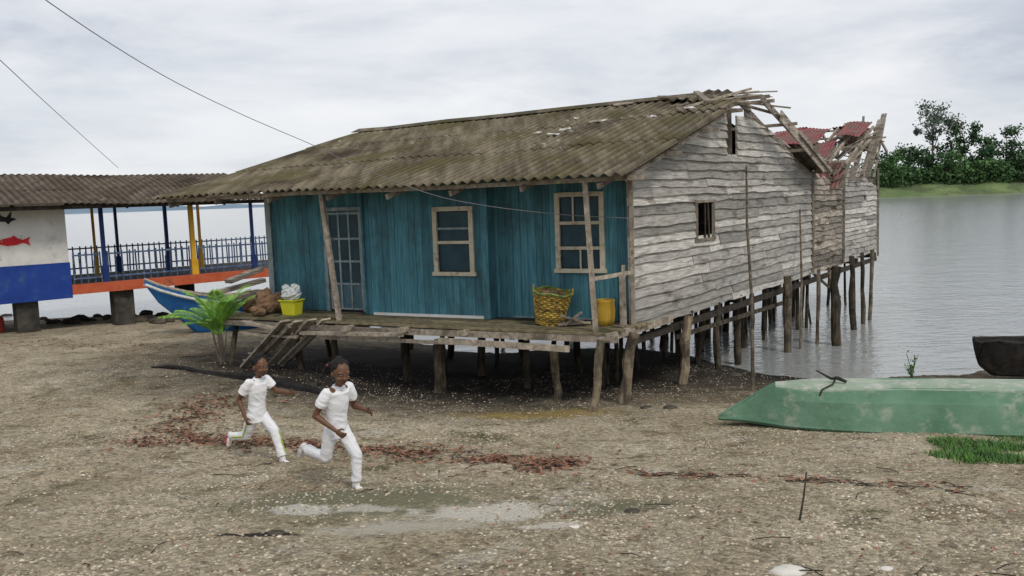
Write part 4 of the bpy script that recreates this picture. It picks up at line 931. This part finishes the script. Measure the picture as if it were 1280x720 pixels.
def person(foot,head_dir,heading,J,label,stripe,hairstyle,shoetrim,scl=1.0):
    h=V((heading[0],heading[1],0)).normalized(); r=V((h.y,-h.x,0)); up=V((0,0,1))
    o=foot-(h*J['lf'][0]+r*J['lf'][1]); o.z=foot.z-J['lf'][2]+.035
    def T(q): return o+h*q[0]+r*q[1]+up*q[2]
    root=empty('person',foot,label,'person')
    P={k:T(v) for k,v in J.items()}
    b=MB()
    sp=(P['neck']-P['pel']).normalized()
    def ring(c,ra,rb,n=16): return [c+r*math.cos(6.2832*j/n)*rb+h*math.sin(6.2832*j/n)*ra for j in range(n)]
    L_=lambda f:P['pel'].lerp(P['neck'],f)
    b.rings([ring(L_(-.12),.05,.06),ring(L_(0),.07,.09),ring(L_(.35),.060,.075),ring(L_(.7),.068,.095),ring(L_(.9),.055,.10),ring(L_(1.0),.035,.05)])
    hd=P['head']; f=V((head_dir[0],head_dir[1],head_dir[2])).normalized(); hr=f.cross(up).normalized(); hu=hr.cross(f).normalized()
    b.cap(P['neck']-up*.02,hd-up*.04-f*.01,.034,.031)
    ax=(hr,f,hu)
    b.ell(hd+hu*.02-f*.01,(.072,.088,.084),ax,18,12); b.ell(hd-hu*.03+f*.022,(.055,.060,.066),ax,16,10); b.ell(hd-hu*.078+f*.045,(.022,.022,.018),ax)
    b.ell(hd-hu*.026+f*.086,(.017,.013,.011),ax); b.cap(hd-hu*.02+f*.084,hd+hu*.012+f*.076,.009,.008)
    for s in(-1,1):
        b.ell(hd+hr*s*.072-hu*.012-f*.008,(.009,.018,.026),ax); b.ell(hd+hr*s*.036-hu*.03+f*.055,(.022,.02,.018),ax)
        b.ell(hd+hr*s*.03+hu*.024+f*.07,(.022,.012,.008),ax)
    for s,k in((-1,'l'),(1,'r')):
        b.cap(P['neck']-up*.035+r*s*.03,P[k+'s'],.038,.038); b.cap(P[k+'s'],P[k+'e'],.035,.027); b.cap(P[k+'e'],P[k+'h'],.028,.018)
        b.cap(P[k+'hip'],P[k+'k'],.056,.040); b.cap(P[k+'k'],P[k+'f'],.038,.025); b.cap(P['pel'],P[k+'hip'],.066,.054)
        d=(P[k+'h']-P[k+'e']).normalized(); nrm=d.cross(up); nrm=(nrm.normalized() if nrm.length>.1 else r)
        acr=nrm.cross(d).normalized()
        pc=P[k+'h']+d*.035
        b.ell(pc,(.012,.026,.036),(nrm,acr,d),12,8)
        inn=-nrm*s
        for q,(oo,ln) in enumerate(((.020,.040),(.007,.046),(-.007,.042),(-.020,.033))):
            p0=pc+acr*oo+d*.025; p1=p0+(d*.85+inn*.35+acr*oo*6).normalized()*ln*.55; p2=p1+(d*.35+inn*.9).normalized()*ln*.5
            b.cap(p0,p1,.0075,.007,8); b.cap(p1,p2,.007,.006,8)
        p0=pc+acr*.02-d*.015; p1=p0+(acr*.8+d*.6+inn*.3).normalized()*.025; p2=p1+(d*.8+inn*.5).normalized()*.022
        b.cap(p0,p1,.0085,.008,8); b.cap(p1,p2,.008,.0065,8)
    body=remesh(b,'body',M['skin'],root,.0046,sm=2)
    for s in(-1,1):
        e=MB(); e.ell(hd+hr*s*.028+hu*.005+f*.0715,(.0105,.0065,.0048),ax,10,7); eo=build(e,'eye',M['eye'],root,smooth=True)
        e=MB(); e.ell(hd+hr*s*.028+hu*.005+f*.0765,(.0058,.0026,.0050),ax,8,6); build(e,'iris',M['black'],eo,smooth=True)
    e=MB(); e.ell(hd-hu*.054+f*.078,(.019,.007,.0045),ax,10,6); e.ell(hd-hu*.061+f*.076,(.015,.007,.005),ax,10,6); build(e,'mouth',M['lip'],root,smooth=True)
    b=MB(); b.ell(hd+hu*.036-f*.026,(.079,.086,.080),ax,18,12); b.ell(hd-f*.05-hu*.01,(.064,.045,.055),ax,14,9)
    if hairstyle=='braids':
        for s in(-1,1):
            p=hd+hr*s*.06-f*.06+hu*.05
            for k in range(6): b.ell(p+hr*s*.014*k-f*.014*k-hu*(.014*k*k*.55)+hu*.01,(.020,.020,.022))
        b.ell(hd+hu*.10-f*.04,(.035,.035,.03),ax)
    else:
        b.ell(hd+hu*.105-f*.02,(.045,.045,.035),ax); b.ell(hd+hr*.07+hu*.07-f*.04,(.03,.03,.03),ax); b.ell(hd-hr*.07+hu*.07-f*.04,(.03,.03,.03),ax); b.ell(hd-f*.10+hu*.02,(.03,.045,.035),ax)
    hair=remesh(b,'hair',M['hair'],root,.006,wr=.005,wsc=60,sm=1)
    if hairstyle=='braids':
        for s in(-1,1): e=MB(); e.ell(hd+hr*s*.075-f*.070+hu*.052,(.020,.016,.016),ax,10,6); build(e,'hair_tie',M['pink'],hair,smooth=True)
    else: e=MB(); e.ell(hd+hu*.085-f*.02,(.036,.036,.012),ax,12,6); build(e,'hair_tie',M['pink'],hair,smooth=True)
    b=MB()
    b.rings([ring(L_(-.20),.100,.118,20),ring(L_(-.10),.094,.112,20),ring(L_(.06),.086,.102,20),ring(L_(.35),.076,.092,20),ring(L_(.65),.082,.106,20),ring(L_(.85),.072,.114,20),ring(L_(.96),.048,.076,20),ring(L_(1.02),.040,.050,20)])
    for k in('l','r'):
        S=P[k+'s'];E=P[k+'e']; d=(E-S)
        b.cap(P['neck']-up*.045,S,.036,.044); b.tube([S-d*.08,S+d*.25,S+d*.45,S+d*.60],[.042,.050,.052,.051],14)
        b.ell(S,(.044,.044,.044))
    shirt=remesh(b,'shirt',M['cloth'],root,.0055,wr=.006,wsc=13,sm=2)
    e=MB(); n=20
    for zz,rr1,tk in((.0,.044,.008),(-.014,.054,.008)):
        c=P['neck']+up*zz+sp*.008; pts=[c+r*math.cos(6.2832*j/n)*rr1+h*math.sin(6.2832*j/n)*rr1*.95-up*(.02*max(0,math.sin(6.2832*j/n))) for j in range(n+1)]
        e.tube(pts,tk,6)
    build(e,'collar',M['cloth'],shirt,smooth=True)
    b=MB(); b.rings([ring(L_(-.22),.055,.085,18),ring(L_(-.1),.078,.10,18),ring(L_(.05),.080,.098,18),ring(L_(.15),.070,.088,18)])
    for k in('l','r'):
        b.cap(P['pel']-up*.01,P[k+'hip'],.076,.068); b.cap(P[k+'hip'],P[k+'k'],.068,.050)
        a=P[k+'k'];e_=P[k+'f']; b.cap(a,a.lerp(e_,.6),.050,.042); b.tube([a.lerp(e_,.5),a.lerp(e_,.9)],[.043,.046],12)
    tr=remesh(b,'trousers',M['trouser'],root,.0055,wr=.006,wsc=13,sm=2)
    if stripe:
        for k,s in(('l',-1),('r',1)):
            e=MB(); hp,kn,ft=P[k+'hip'],P[k+'k'],P[k+'f']; od=(r*s*.35+h*.75)
            if k=='r': od=r*.9+h*.2
            od.normalize()
            pts=[hp+od*.067,hp.lerp(kn,.5)+od*.060,kn+od*.051,kn.lerp(ft,.45)+od*.046,kn.lerp(ft,.82)+od*.043]; e.tube(pts,.009,6); build(e,'trouser_stripe',M['stripe'],tr)
    for k in('l','r'):
        a=P[k+'f']; t=P[k+'t']; d=(t-a).normalized(); sd_=d.cross((P[k+'k']-a).normalized()).normalized(); u_=sd_.cross(d).normalized()
        if u_.dot(P[k+'k']-a)<0: u_=-u_
        b=MB(); b.ell(a-u_*.02-d*.01,(.030,.036,.030),(sd_,d,u_)); b.ell(a+d*.055-u_*.026,(.033,.052,.022),(sd_,d,u_)); b.cap(a+(P[k+'k']-a)*.06,a-u_*.01,.029,.031); b.ell(a+d*.10-u_*.028,(.031,.032,.018),(sd_,d,u_))
        sh=remesh(b,'shoe',M['shoe'],root,.005,sm=2)
        e=MB(); e.ell(a+d*.05-u_*.043,(.037,.085,.009),(sd_,d,u_),16,6); build(e,'sole',M['pink'] if shoetrim else M['white'],sh,smooth=True)
    root.scale=(scl,scl,scl)
    return root
J2=dict(pel=(0,0,.51),neck=(.07,0,.885),head=(.13,.015,1.01),ls=(.06,-.112,.855),rs=(.06,.112,.845),le=(.02,-.19,.67),re=(-.03,.18,.655),lh=(.17,-.20,.65),rh=(.13,.10,.535),
 lhip=(.01,-.055,.49),rhip=(0,.055,.48),lk=(.17,-.07,.30),rk=(-.06,.075,.27),lf=(.17,-.055,.045),rf=(-.33,.09,.30),lt=(.30,-.045,.015),rt=(-.40,.09,.18))
f2=gpt(446,610)
person(f2,(.55,-.78,-.22),(.75,-.66),J2,'child in white shirt and trousers running in front, nearest the camera, one leg kicked back',False,'braids',False,1.11)
J1=dict(pel=(0,0,.495),neck=(.06,0,.88),head=(.11,0,1.01),ls=(.05,-.112,.85),rs=(.05,.112,.85),le=(.10,-.19,.71),re=(-.08,.15,.67),lh=(.25,-.23,.70),rh=(.02,.16,.50),
 lhip=(.01,-.055,.475),rhip=(0,.055,.475),lk=(.20,-.055,.325),rk=(-.10,.07,.27),lf=(.31,-.05,.045),rf=(-.34,.075,.23),lt=(.44,-.045,.03),rt=(-.37,.08,.10))
f1=gpt(354,578)
person(f1,(.72,-.65,-.08),(.82,-.57),J1,'child in white with a yellow green stripe down the trousers running behind the nearer child',True,'puffs',True,1.07)
